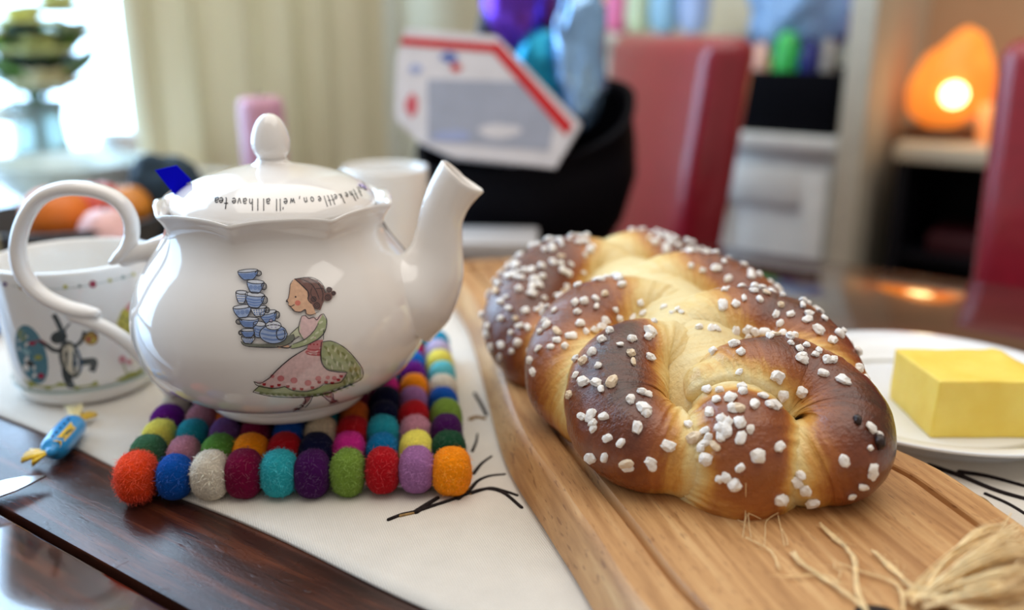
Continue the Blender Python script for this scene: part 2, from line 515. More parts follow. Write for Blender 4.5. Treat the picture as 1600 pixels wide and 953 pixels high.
# salt lamp
def glow(name, stops, es):
    t = NT(name)
    n1 = t.noise(t.coords('Object'), 14, 4, 0.6)
    c = t.ramp(n1, stops)
    t.l(c, t.b.inputs['Base Color']); t.l(c, t.b.inputs['Emission Color'])
    t.b.inputs['Emission Strength'].default_value = es; t.set(Roughness=0.5)
    return t.m
M_salt = glow('lit_rock_salt', [(0.3, (1.0, 0.22, 0.02)), (0.7, (1.0, 0.34, 0.05))], 0.75)
M_bulb = plain('lamp_flame_glow', (255, 236, 190), 0.5, emit=(255, 222, 150), es=7)
sl = thing('salt_lamp', 'glowing orange rock-shaped lamp on the pale sideboard top', 'lamp', None, un(-0.352, 1.90, 0.80))
bm = bmesh.new(); bmesh.ops.create_icosphere(bm, subdivisions=4, radius=1)
for v in bm.verts:
    c = v.co
    h = (c.z + 1) / 2
    w_ = 0.070 * (1.10 - 0.42 * h ** 1.4)
    nn = 1 + 0.16 * noise.noise(c * 1.7 + Vector((3, 1, 5))) + 0.05 * noise.noise(c * 6)
    v.co = Vector((c.x * w_ * nn * 1.05 + 0.035 * h * h, c.y * w_ * nn, 0.018 + 0.18 * h * (1 + 0.08 * noise.noise(c * 1.3))))
bm_obj('salt_rock', bm, M_salt, sl)
bm = lathe([(0.0, 0.0), (0.062, 0.0), (0.064, 0.016), (0.05, 0.022), (0.0, 0.022)], 32); bm_obj('base', bm, plain('lamp_base_wood', (84, 50, 28), 0.5), sl)
bm = bmesh.new(); bmesh.ops.create_uvsphere(bm, u_segments=24, v_segments=16, radius=0.021)
bmesh.ops.translate(bm, vec=(-0.014, -0.068, 0.085), verts=bm.verts); bm_obj('bulb', bm, M_bulb, sl)
tl = thing('tealight_holder', 'small glowing amber tealight glass right of the rock lamp', 'candle', None, un(-0.262, 1.88, 0.80))
bm = lathe([(0, 0), (0.022, 0), (0.026, 0.03), (0.027, 0.07), (0.025, 0.07), (0.023, 0.03), (0.0, 0.01)], 28)
bm_obj('glass', bm, glow('amber_glass', [(0.3, (0.9, 0.3, 0.08)), (0.7, (0.95, 0.42, 0.16))], 0.45), tl)
bm = lathe([(0, 0.010), (0.018, 0.012), (0.018, 0.026), (0, 0.028)], 20); bm_obj('wax', bm, plain('candle_wax', (240, 220, 190), 0.5), tl)
bm = lathe([(0, 0), (0.024, 0.0), (0.034, 0.02), (0.036, 0.05), (0.028, 0.075), (0.012, 0.086), (0.012, 0.094), (0, 0.095)], 28, Matrix.Translation(un(-0.195, 1.87, 0.80)))
tag(bm_obj('white_jar', bm, plain('white_ceramic', (232, 230, 226), 0.25)), 'small white lidded jar on the sideboard, right of the tealight', 'jar')

# black crate and the heap of packages
M_crate = M_blackm
cr = thing('storage_crate', 'black storage crate standing on the low white cupboard', 'crate', None, un(-0.605, 1.78, 0.806))
def crb(nm, *q):
    bm = bmesh.new(); box(bm, *q, TM, bev=0.003); bmesh.ops.transform(bm, matrix=Matrix.Translation(-un(-0.605, 1.78, 0.806)), verts=bm.verts)
    return bm_obj(nm, bm, M_crate, cr, angle=35)
Z0 = 0.806
crb('bottom', -0.70, -0.505, 1.745, 2.02, Z0, Z0 + 0.012)
for q in ((-0.70, -0.69, 1.745, 2.02), (-0.515, -0.505, 1.745, 2.02), (-0.69, -0.515, 1.745, 1.755), (-0.69, -0.515, 2.01, 2.02)):
    crb('side_wall', *q, Z0 + 0.012, Z0 + 0.115)

def pouch(name, pos, size, mat, label, cat='bag', rz=0.0, tilt=0.0, seed=0, crumple=0.10, power=2.6, group=None):
    bm = bmesh.new(); bmesh.ops.create_icosphere(bm, subdivisions=4, radius=1)
    for v in bm.verts:
        c = v.co.copy()
        e = 2.0 / power
        q = Vector([math.copysign(abs(k) ** e, k) for k in c])
        n_ = 1 + crumple * noise.noise(c * 2.2 + Vector((seed, seed * 2, 0))) + crumple * 0.6 * noise.noise(c * 5 + Vector((0, seed, 3)))
        v.co = Vector((q.x * size[0] * n_, q.y * size[1] * n_, q.z * size[2] * n_)) / 1.0
    zmin = min(v.co.z for v in bm.verts)
    M = Matrix.Translation(pos) @ Matrix.Rotation(rz, 4, 'Z') @ Matrix.Rotation(tilt, 4, 'Y')
    bmesh.ops.transform(bm, matrix=M, verts=bm.verts)
    lo = min(v.co.z for v in bm.verts)
    bmesh.ops.translate(bm, vec=(0, 0, pos[2] - lo), verts=bm.verts)
    o = bm_obj(name, bm, mat)
    return tag(o, label, cat, group)
def P(n_, c, r=0.35, **k): return plain(n_, c, r, **k)
# inside and over the crate
zc = Z0 + 0.012
pouch('snack_bag', un(-0.667, 1.785, zc), (0.020, 0.026, 0.075), P('peach_print_bag', (226, 176, 156)), 'narrow peach bag standing at the left end of the black crate', seed=1, group='snack bags in the black crate')
pouch('snack_bag', un(-0.618, 1.79, zc), (0.026, 0.028, 0.085), P('bright_green_foil', (60, 190, 90), 0.25), 'bright green foil bag sticking out of the black crate', seed=2, group='snack bags in the black crate')
pouch('snack_bag', un(-0.575, 1.79, zc), (0.020, 0.026, 0.078), P('navy_foil', (24, 30, 110), 0.25), 'navy blue foil bag in the black crate beside the green one', seed=3, group='snack bags in the black crate')
pouch('snack_bag', un(-0.540, 1.79, zc), (0.015, 0.026, 0.080), P('beige_bag', (150, 140, 130), 0.5), 'beige bag at the right end of the black crate', seed=4, group='snack bags in the black crate')
pouch('plastic_bag', un(-0.620, 1.885, zc + 0.108), (0.112, 0.085, 0.115), P('pale_blue_plastic', (146, 184, 226), 0.3), 'big pale blue plastic bag heaped up behind the black crate front', seed=5, crumple=0.22, power=2.3)
pouch('gift_bag', un(-0.497, 1.86, Z0), (0.010, 0.055, 0.17), P('magenta_paper', (214, 26, 122), 0.4), 'magenta paper bag squeezed between the black crate and the white post', seed=6, crumple=0.06, power=4)
# on the taller cupboard
zt = 0.985
for k, (u, n, s, c, lb) in enumerate([
    (-1.065, 1.84, (0.03, 0.03, 0.05), (190, 206, 90), 'lime green packet on the taller white cupboard, first in the row'),
    (-1.005, 1.83, (0.022, 0.03, 0.048), (232, 120, 170), 'pink packet on the taller white cupboard, next to the lime one'),
    (-0.955, 1.83, (0.022, 0.03, 0.055), (210, 226, 190), 'pale green packet in the middle of the row on the taller cupboard'),
    (-0.900, 1.84, (0.028, 0.03, 0.05), (150, 196, 224), 'sky blue packet on the taller cupboard, beside the pale green one'),
    (-0.838, 1.85, (0.028, 0.03, 0.06), (170, 190, 230), 'lavender blue packet at the right end of the taller cupboard')]):
    pouch('snack_packet', un(u, n, zt), s, P('packet_colour_%d' % k, c), lb, 'packet', group='packets on the taller white cupboard', seed=10 + k, power=3.4, crumple=0.05, rz=AU)

# ================================================================== things on the far side of the table
# black basket with boxed and foil-wrapped things in it
bk = thing('basket', 'black bulging basket full of boxes and foil, behind the loaf', 'basket', None, (0.014, 1.17, TT), math.radians(-14))
def oval(prof, sx, sy, n=56, p=2.6, slope=0.0):
    bm = bmesh.new(); rings = []
    for (r, z) in prof:
        ring = []
        for k in range(n):
            a = 2 * PI * k / n
            c, s = math.cos(a), math.sin(a)
            q = 1 / (abs(c) ** p + abs(s) ** p) ** (1 / p)
            ring.append(bm.verts.new((r * sx * c * q, r * sy * s * q, z * (1 + slope * (s * q + 0.55 * c * q)))))
        rings.append(ring)
    for A, B in zip(rings, rings[1:]):
        for k in range(n): bm.faces.new((A[k], A[(k + 1) % n], B[(k + 1) % n], B[k]))
    bm.faces.new(list(reversed(rings[0]))); bm.faces.new(rings[-1])
    return bm
bm_obj('body', oval([(0.80, 0), (0.90, 0.02), (1.0, 0.065), (0.98, 0.10), (0.94, 0.128), (0.97, 0.132), (0.97, 0.138), (0.90, 0.138), (0.90, 0.125), (0.90, 0.05), (0.75, 0.012)], 0.142, 0.072, slope=0.32), plain('black_wicker', (4, 2, 8), 0.7, 0.12, scale=200, bump=0.4), bk)

# white carton with the red edge band: an eight-cornered slab leaning back
Mw = plain('white_carton', (226, 226, 234), 0.45)
Mr = plain('carton_red', (206, 24, 34), 0.45)
Mg = plain('carton_grey_panel', (168, 176, 196), 0.4)
Mb = plain('carton_blue', (84, 112, 190), 0.45)
ct = thing('chocolate_box', 'white eight-cornered carton with a red edge band, lying on the black basket', 'box', None, aty(760, 180, 1.11))
def cplane(px, py, d=0.0):
    """a point of the carton's front face: a plane leaning back by 14 degrees, turned a little"""
    p = aty(px, py, 1.085) - ct.location
    k = (p.z * 0.24 + p.x * 0.06)
    q = aty(px, py, 1.085 + k) - ct.location
    return q + Vector((0.05, 0.96, -0.23)).normalized() * d
def slab(nm, poly, d0, d1, mat, parent):
    bm = bmesh.new()
    A = [bm.verts.new(cplane(x, y, d0)) for x, y in poly]; B = [bm.verts.new(cplane(x, y, d1)) for x, y in poly]
    bm.faces.new(A); bm.faces.new(list(reversed(B)))
    for i in range(len(A)): j = (i + 1) % len(A); bm.faces.new((A[i], B[i], B[j], A[j]))
    return bm_obj(nm, bm, mat, parent, smooth=False)
OUT = [(632, 44), (776, 56), (908, 194), (868, 262), (706, 244), (652, 220), (616, 184), (620, 90)]
slab('carton_body', OUT, 0.0, 0.045, Mw, ct)
slab('red_band', [(628, 58), (768, 68), (778, 60 + 14), (772, 82), (626, 70)], -0.0012, 0.001, Mr, ct)
slab('red_band', [(768, 68), (778, 66), (896, 196), (884, 212), (772, 84)], -0.0010, 0.001, Mr, ct)
slab('grey_panel', [(668, 124), (818, 128), (866, 196), (858, 236), (668, 220)], -0.0008, 0.001, Mg, ct)
def blot(nm, x, y, rx, ry, mat, seed):
    r_ = random.Random(seed)
    slab(nm, [(x + rx * (0.75 + 0.4 * r_.random()) * math.cos(a), y + ry * (0.75 + 0.4 * r_.random()) * math.sin(a)) for a in [2 * PI * k / 11 for k in range(11)]], -0.0012, 0.001, mat, ct)
blot('blue_print', 703, 90, 15, 8, Mb, 1); blot('red_print', 713, 106, 9, 7, Mr, 2)
blot('red_print', 644, 165, 10, 18, plain('carton_pink_print', (214, 96, 110), 0.5), 3); blot('blue_print', 650, 108, 12, 7, plain('carton_pale_blue', (166, 180, 222), 0.5), 4)
blot('blue_print', 706, 212, 30, 9, plain('carton_pale_blue', (166, 180, 222), 0.5), 5)
blot('white_print', 780, 205, 34, 12, Mw, 6)
ct2 = ct

def foil(name, col): return plain(name, col, 0.22, 0.6, metal=0.75, var=0.25, scale=40, bump=0.6)
zi = TT + 0.02
def eggy(name, px, py, Y, rx, ry, mat, label, cat='egg', seed=0, crumple=0.05):
    bm = bmesh.new(); bmesh.ops.create_icosphere(bm, subdivisions=4, radius=1)
    c0 = aty(px, py, Y)
    for v in bm.verts:
        c = v.co.copy(); n_ = 1 + crumple * noise.noise(c * 3 + Vector((seed, 0, 0)))
        k = 1 - 0.13 * c.z
        v.co = c0 + Vector((c.x * rx * k * n_, c.y * rx * k * n_, c.z * ry))
    return tag(bm_obj(name, bm, mat), label, cat)
eggy('foil_egg', 846, 150, 1.20, 0.050, 0.085, foil('teal_foil', (16, 128, 160)), 'teal foil-wrapped egg standing in the black basket behind the carton')
eggy('foil_egg', 812, -10, 1.235, 0.050, 0.085, foil('purple_foil', (104, 52, 178)), 'purple foil-wrapped egg at the top of the black basket')
pouch('foil_parcel', aty(805, 190, 1.235) - Vector((0, 0, 0.05)), (0.05, 0.03, 0.10), plain('dark_card', (30, 26, 52), 0.5), 'dark upright parcel in the black basket under the purple egg', 'parcel', seed=22, crumple=0.02, power=5)
pouch('foil_bag', aty(905, 205, 1.16), (0.030, 0.025, 0.085), foil('ice_blue_foil', (150, 190, 235)), 'crumpled ice blue foil bag at the right end of the black basket', seed=21, crumple=0.25)

# grey tray under the basket's front edge
bm = bmesh.new(); box(bm, -0.14, 0.06, -0.045, 0.045, 0.004, 0.026, None, bev=0.004)
bmesh.ops.transform(bm, matrix=Matrix.Translation((-0.03, 1.045, TT)) @ Matrix.Rotation(math.radians(-3), 4, 'Z'), verts=bm.verts)
tr = bm_obj('tray', bm, plain('pale_grey_plastic', (190, 186, 184), 0.4), angle=35)
tag(tr, 'pale grey flat box on the table behind the board, in front of the black basket', 'box')
bm = bmesh.new()
for (x, y) in ((-0.12, -0.03), (0.04, -0.03), (-0.12, 0.03), (0.04, 0.03)): box(bm, x - 0.008, x + 0.008, y - 0.008, y + 0.008, 0, 0.005)
bmesh.ops.transform(bm, matrix=Matrix.Translation((-0.03, 1.045, TT)) @ Matrix.Rotation(math.radians(-3), 4, 'Z'), verts=bm.verts)
bm_obj('foot_pads', bm, M_blackm, tr)

# white mug behind the teapot
mg = thing('tall_mug', 'plain tall white mug on the table behind the teapot lid', 'mug', None, (-0.128, 0.93, TT))
bm = lathe([(0, 0), (0.036, 0), (0.040, 0.006), (0.0425, 0.06), (0.0435, 0.119), (0.0425, 0.121), (0.041, 0.119), (0.0395, 0.06), (0.035, 0.010), (0, 0.008)], 48)
M_glaze = plain('white_glaze', (238, 236, 232), 0.08, 0.6, var=0.02, coat=0.5)
bm_obj('body', bm, M_glaze, mg)
tube_obj('handle', [(0.041 * 0.5, 0.041 * 0.85, 0.095, 0.005), (0.031, 0.052, 0.098, 0.005), (0.038, 0.066, 0.08, 0.005), (0.036, 0.063, 0.05, 0.005), (0.028, 0.05, 0.03, 0.005), (0.020, 0.034, 0.028, 0.005)], M_glaze, mg, m=12, n=24)

# pink candle behind the teapot
cn = thing('pillar_candle', 'dusky pink pillar candle on the table behind the teapot knob', 'candle', None, un(-0.80, 0.86, TT))
q = cn.location
cn.location = (-0.325, 1.22, TT)
bm = lathe([(0, 0), (0.028, 0.0), (0.029, 0.004), (0.029, 0.158), (0.025, 0.166), (0.012, 0.160), (0, 0.158)], 32, fn=lambda r, z, a: (r * (1 + 0.03 * math.sin(3 * a + z * 40)), z))
bm_obj('wax', bm, plain('pink_wax', (196, 142, 158), 0.45), cn)
tube_obj('wick', [(0, 0, 0.157, 0.001), (0.001, 0, 0.165, 0.001), (0.003, 0, 0.172, 0.001)], M_blackm, cn, m=6)

# fruit basket, fruit, bowl and flowers at the left end
fb = thing('fruit_basket', 'dark woven basket of fruit on the table behind the hare cup', 'basket', None, (-0.505, 1.03, TT))
bm = lathe([(0, 0), (0.075, 0), (0.095, 0.015), (0.108, 0.045), (0.112, 0.05), (0.105, 0.052), (0.09, 0.02), (0.07, 0.008), (0, 0.007)], 48, fn=lambda r, z, a: (r * (1 + 0.012 * math.sin(24 * a + z * 500)), z))
bm_obj('body', bm, plain('dark_wicker', (34, 28, 24), 0.7, scale=120, bump=0.5), fb)
for k in range(7):
    a = PI * (0.75 + 0.11 * k)
    tube_obj('straw_band', [(0.095 * math.cos(a), 0.095 * math.sin(a), 0.012, 0.003), (0.106 * math.cos(a + .06), 0.106 * math.sin(a + .06), 0.032, 0.003), (0.112 * math.cos(a + .12), 0.112 * math.sin(a + .12), 0.05, 0.003)], plain('straw', (176, 160, 120), 0.7), fb, m=8)
def fruit(px, py, Y, r, col, label, cat, name):
    bm = bmesh.new(); bmesh.ops.create_uvsphere(bm, u_segments=28, v_segments=18, radius=r)
    for v in bm.verts:
        d = math.hypot(v.co.x, v.co.y) / r
        v.co.z -= math.copysign(0.12 * r * max(0, 1 - d * 2.2), v.co.z)
        v.co.z *= 0.93
    f = thing(name, label, cat, None, aty(px, py, Y))
    bm_obj('flesh', bm, plain(name + '_skin_%d' % px, col, 0.4, var=0.15, scale=60, bump=0.1), f)
    tube_obj('stalk', [(0, 0, r * 0.78, 0.002), (0.001, 0, r * 0.9, 0.0018), (0.003, 0, r * 1.02, 0.0016)], plain('stalk_brown', (70, 52, 30), 0.8), f, m=6)
    return f
fruit(88, 338, 1.00, 0.036, (222, 116, 28), 'orange in the dark fruit basket, seen through the teapot handle', 'orange', 'orange')
fruit(152, 330, 1.04, 0.036, (204, 78, 62), 'red apple in the dark fruit basket, next to the orange', 'apple', 'apple')
fruit(166, 362, 0.975, 0.028, (226, 178, 172), 'pale pink peach at the near rim of the fruit basket', 'peach', 'peach')
fruit(196, 326, 1.055, 0.03, (206, 128, 40), 'amber coloured orange at the right of the fruit basket', 'orange', 'orange')
bm = lathe([(0, 0), (0.045, 0.0), (0.05, 0.006), (0.085, 0.035), (0.105, 0.066), (0.107, 0.070), (0.103, 0.070), (0.08, 0.036), (0.045, 0.012), (0, 0.010)], 48, Matrix.Translation((-0.635, 1.33, TT)))
tag(bm_obj('glass_bowl', bm, plain('pale_grey_green_glaze', (182, 198, 194), 0.15, 0.6)), 'pale grey green bowl on the table behind the fruit basket', 'bowl')
pouch('cloth_bundle', (-0.415, 1.10, TT), (0.045, 0.035, 0.052), plain('dark_teal_cloth', (20, 44, 58), 0.8), 'dark teal cloth bundle beside the fruit basket', 'cloth', seed=31, crumple=0.15)
bm = bmesh.new(); bmesh.ops.create_icosphere(bm, subdivisions=3, radius=0.022)
for v in bm.verts: v.co = Vector((v.co.x * 1.3, v.co.y, v.co.z)) + Vector((-0.318, 0.80, TT + 0.022))
tag(bm_obj('lilac_egg', bm, plain('lilac_shell', (206, 186, 208), 0.4)), 'lilac egg on the cloth behind the teapot handle', 'egg')
bm = bmesh.new(); bmesh.ops.create_icosphere(bm, subdivisions=3, radius=0.020)
for v in bm.verts: v.co = Vector((v.co.x, v.co.y * 1.3, v.co.z)) + at(-8, 485, 0.02)
tag(bm_obj('blue_egg', bm, plain('bright_blue_shell', (20, 130, 220), 0.4)), 'bright blue egg at the picture edge beside the hare cup', 'egg')

vs_ = thing('flower_vase', 'clear pale glass vase of flowers on the window sill', 'vase', None, un(-1.60, 0.86, 0.70))
VL = vs_.location.copy()
bm = lathe([(0, 0), (0.04, 0), (0.045, 0.01), (0.05, 0.08), (0.042, 0.15), (0.048, 0.18), (0.045, 0.18), (0.039, 0.15), (0.046, 0.08), (0.04, 0.012), (0, 0.010)], 40)
bm_obj('glass', bm, plain('pale_vase_glass', (214, 232, 230), 0.05, 0.6, trans=0.7), vs_)
M_stem = plain('green_stem', (86, 124, 52), 0.5); M_leaf = plain('dark_leaf', (40, 66, 58), 0.5); M_lleaf = plain('lime_leaf', (98, 142, 44), 0.5)
FL = [(38, 40, (206, 208, 120), 'yellow'), (92, 18, (196, 198, 132), 'soft yellow'), (10, 75, (226, 208, 128), 'buttery'), (75, 135, (196, 190, 150), 'beige'),
      (20, 190, (232, 232, 222), 'white'), (112, 60, (228, 226, 206), 'ivory'), (60, 85, (180, 186, 120), 'olive yellow')]
for k, (px, py, c, w_) in enumerate(FL):
    Yv = VL.y + 0.05 * (k % 3 - 1)
    hp = aty(px, py, Yv) - VL
    f = thing('cut_flower', '%s flower head %s in the window vase' % (w_, ['nearest the top left corner', 'highest of the bunch', 'at the far left edge', 'low on the right', 'lowest at the left edge', 'reaching towards the curtain', 'in the middle of the bunch'][k]), 'flower', 'flowers in the vase', VL)
    tube_obj('stem', [(0.0 + 0.01 * math.cos(k), 0.01 * math.sin(k), 0.014, 0.003), (hp.x * 0.15, hp.y * 0.2, 0.17, 0.003), (hp.x * 0.6, hp.y * 0.6, max(0.2, hp.z * 0.75), 0.003), (hp.x, hp.y, hp.z - 0.01, 0.003)], M_stem, f, m=6, n=12)
    bm = bmesh.new()
    for ring, (cnt, rad, tl_) in enumerate(((9, 0.052, 0.15), (7, 0.040, 0.7), (5, 0.026, 1.2))):
        for j in range(cnt):
            a = 2 * PI * j / cnt + ring * 0.4
            m_ = Matrix.Translation(hp) @ Matrix.Rotation(a, 4, 'Z') @ Matrix.Rotation(-tl_, 4, 'Y') @ Matrix.Translation((rad * 0.6, 0, 0)) @ Matrix.Diagonal((rad * 0.6, rad * 0.45, rad * 0.12, 1))
            bmesh.ops.create_icosphere(bm, subdivisions=2, radius=1, matrix=m_)
    bm_obj('bloom', bm, plain('petal_%d' % k, c, 0.6), f)
    for j in range(6):
        a = 1.05 * j + k
        b0 = Vector((hp.x * 0.5, hp.y * 0.5, max(0.2, hp.z * 0.62) + 0.012 * j))
        m_ = Matrix.Translation(b0) @ Matrix.Rotation(a, 4, 'Z') @ Matrix.Rotation(-0.5, 4, 'Y') @ Matrix.Translation((0.04, 0, 0)) @ Matrix.Diagonal((0.06, 0.03, 0.003, 1))
        bm = bmesh.new(); bmesh.ops.create_icosphere(bm, subdivisions=2, radius=1, matrix=m_)
        bm_obj('leaf', bm, M_leaf if (k + j) % 2 else M_lleaf, f)
bm = lathe([(0, 0), (0.035, 0), (0.04, 0.01), (0.034, 0.10), (0.036, 0.11), (0.032, 0.11), (0.03, 0.02), (0, 0.012)], 32, Matrix.Translation(un(-1.62, 1.02, 0.70)))
tag(bm_obj('drinking_glass', bm, plain('white_glass', (236, 242, 244), 0.1, 0.6)), 'white frosted tumbler on the window sill right of the vase', 'glass')
# ================================================================== dining table
M_table = m_table()
M_worn = m_table('worn_table_wood', (0.16, 0.34), 0.22, 0.0, 0.38)
tb = thing('dining_table', 'large dark glossy wooden plank table carrying everything in the foreground', 'table', None, (0, 0, 0), AU)
U0, U1 = -1.42, 0.80
edges = [-0.02, 0.2145, 0.400, 0.600, 0.800, 1.045]
for a, b in zip(edges, edges[1:]):
    bm = bmesh.new(); box(bm, U0, U1, a + (0.0024 if a > 0 else 0), b - (0.0024 if b < 1 else 0), TT - 0.032, TT, None, bev=0.0022, seg=2)
    bm_obj('plank', bm, M_worn if 0.2 < a < 0.3 else M_table, tb, angle=30)
bm = bmesh.new(); box(bm, U0 + 0.03, U1 - 0.03, 0.01, 1.0, TT - 0.05, TT - 0.032); bm_obj('under_board', bm, plain('dark_gap', (14, 8, 7), 0.8), tb, smooth=False)
for (a, b, c, d) in ((U0 + 0.06, U1 - 0.06, 0.05, 0.075), (U0 + 0.06, U1 - 0.06, 0.935, 0.96), (U0 + 0.06, U0 + 0.085, 0.075, 0.935), (U1 - 0.085, U1 - 0.06, 0.075, 0.935)):
    bm = bmesh.new(); box(bm, a, b, c, d, TT - 0.14, TT - 0.05); bm_obj('apron', bm, M_table, tb, smooth=False)
for u in (U0 + 0.08, U1 - 0.08):
    for n in (0.07, 0.94):
        bm = bmesh.new(); box(bm, u - 0.04, u + 0.04, n - 0.04, n + 0.04, 0, TT - 0.05, None, bev=0.004); bm_obj('leg', bm, M_table, tb, smooth=False)

# linen runner with embroidered twigs
RZ = 0.0016
rn = thing('table_runner', 'cream linen table runner with dark embroidered twigs under the trivet and board', 'table runner', None, (0, 0, TT), AU)
nx, ny = 150, 44
vs, fs = [], []
for top in (1, 0):
    for j in range(ny + 1):
        for i in range(nx + 1):
            u = -1.30 + 2.0 * i / nx; n = 0.280 + 0.42 * j / ny
            n += 0.0015 * math.sin(u * 31) * (1 if j == 0 else 0)
            wv = 0.0006 * (math.sin(u * 23 + n * 17) + math.sin(n * 41 - u * 9)) * 0.5
            vs.append((u, n, (RZ + 0.0006 + wv * 0.4) if top else 0.0002))
S = (nx + 1) * (ny + 1)
for j in range(ny):
    for i in range(nx):
        a = j * (nx + 1) + i
        fs.append((a, a + 1, a + nx + 2, a + nx + 1)); fs.append((S + a, S + a + nx + 1, S + a + nx + 2, S + a + 1))
for i in range(nx):
    fs.append((i, S + i, S + i + 1, i + 1)); a = ny * (nx + 1) + i; fs.append((a, a + 1, S + a + 1, S + a))
for j in range(ny):
    a = j * (nx + 1); fs.append((a, a + nx + 1, S + a + nx + 1, S + a)); a = a + nx; fs.append((a, S + a, S + a + nx + 1, a + nx + 1))
raw_obj('cloth', vs, fs, m_linen(), rn)
M_thread = plain('dark_thread', (34, 26, 26), 0.85, 0.2, scale=300, var=0.5, bump=0.8)
M_gold = plain('gold_thread', (148, 116, 66), 0.6, 0.4, scale=300, var=0.4)
RINV = (Matrix.Translation((0, 0, TT)) @ Matrix.Rotation(AU, 4, 'Z')).inverted()
def twig(pts, w0, w1, mat=M_thread):
    rows = []
    for k, (x, y) in enumerate(pts):
        p = RINV @ at(x, y, RZ + 0.0008); f = k / (len(pts) - 1)
        rows.append((p.x, p.y, p.z, w0 + (w1 - w0) * f))
    tube_obj('embroidered_twig', rows, mat, rn, m=8, n=8 * len(pts))
twig([(607, 812), (628, 804), (650, 799), (680, 789), (705, 781), (735, 770), (762, 764), (788, 771), (815, 793)], 0.0010, 0.0010)
twig([(650, 800), (668, 788), (684, 778)], 0.0016, 0.0012)
twig([(735, 771), (755, 765), (770, 763), (790, 768), (808, 774)], 0.0012, 0.0008)
twig([(716, 779), (734, 765), (746, 752), (764, 744), (789, 741)], 0.0013, 0.0007)
twig([(740, 740), (752, 725), (768, 713)], 0.0012, 0.0007)
twig([(738, 705), (744, 690), (746, 678)], 0.0011, 0.0006)
twig([(625, 806), (648, 801)], 0.0009, 0.0007, M_gold)
twig([(735, 772), (752, 765), (768, 762)], 0.0006, 0.0006, M_gold)
twig([(735, 655), (745, 652), (757, 654)], 0.0016, 0.0012, M_gold)
twig([(742, 615), (752, 632), (760, 648)], 0.0012, 0.0012)
twig([(1452, 728), (1500, 744), (1560, 768), (1640, 790)], 0.0020, 0.0014)
twig([(1500, 738), (1545, 745), (1620, 765)], 0.0018, 0.0012)
twig([(1540, 772), (1580, 790), (1630, 822)], 0.0012, 0.0010)
twig([(1490, 757), (1530, 790), (1562, 822), (1590, 850)], 0.0009, 0.0009)
twig([(1515, 775), (1535, 782), (1548, 792)], 0.0022, 0.0016, M_gold)

# ================================================================== felt ball trivet
A0 = Vector((-0.2085, 0.4712, 0)); AX = Vector((0.173, 0.0077, 0)) / 9; AY = Vector((-0.0239, 0.2091, 0)) / 9
PAL = dict(O=(228, 66, 22), B=(0, 76, 165), C=(216, 206, 188), M=(112, 0, 52), T=(40, 160, 172), P=(62, 6, 76), G=(112, 142, 54), R=(170, 10, 24), L=(156, 104, 158),
           Y=(246, 142, 8), D=(52, 98, 66), m=(184, 124, 142), g=(90, 144, 58), N=(6, 10, 48), K=(196, 34, 132), b=(0, 104, 156), y=(234, 222, 96), d=(18, 66, 42), t=(30, 142, 160),
           v=(104, 66, 128), c=(214, 196, 166), o=(206, 100, 36), V=(100, 14, 130), k=(176, 26, 92), z=(0, 100, 200), s=(100, 198, 212), p=(226, 156, 164), l=(190, 180, 218), q=(16, 150, 196))
ROWS = ['OBCMTPGRLY', 'DmgYRNKbyd', 'ytvMBcRtmP', 'VmoMBtoNRG', 'CNRmDVMNLB', 'kTGyOBCKYC', 'zOLcMGYtVs', 'yPTRmoNpzy', 'DKBCgVtokl', 'TYRLNcMGgq']
tv = thing('trivet', 'square trivet of multicoloured felt balls under the white teapot', 'trivet', None, A0 + AX * 4.5 + AY * 4.5 + Vector((0, 0, TT)))
M_felt_ = m_felt()
BALLS = []
BC = Vector((0, 0, TT))
def ball_mesh(seed, sub):
    bm = bmesh.new(); bmesh.ops.create_icosphere(bm, subdivisions=sub, radius=1)
    for v in bm.verts:
        c = v.co.copy()
        pw = 2.45
        q = 1 / (abs(c.x) ** pw + abs(c.y) ** pw + abs(c.z) ** pw) ** (1 / pw)
        n_ = 1 + 0.035 * noise.noise(c * 1.6 + Vector((seed * 3.1, 0, 0))) + 0.012 * noise.noise(c * 7 + Vector((0, seed, 0)))
        v.co = Vector((c.x * q * 0.0102, c.y * q * 0.0121, c.z * q * 0.0134)) * n_
    me = bpy.data.meshes.new('felt_ball'); bm.to_mesh(me); bm.free(); me.materials.append(M_felt_)
    me.polygons.foreach_set('use_smooth', [True] * len(me.polygons))
    return me
BM_HI = [ball_mesh(k, 4) for k in range(6)]; BM_LO = [ball_mesh(10 + k, 3) for k in range(5)]
fz_v, fz_f, fz_c = [], [], []
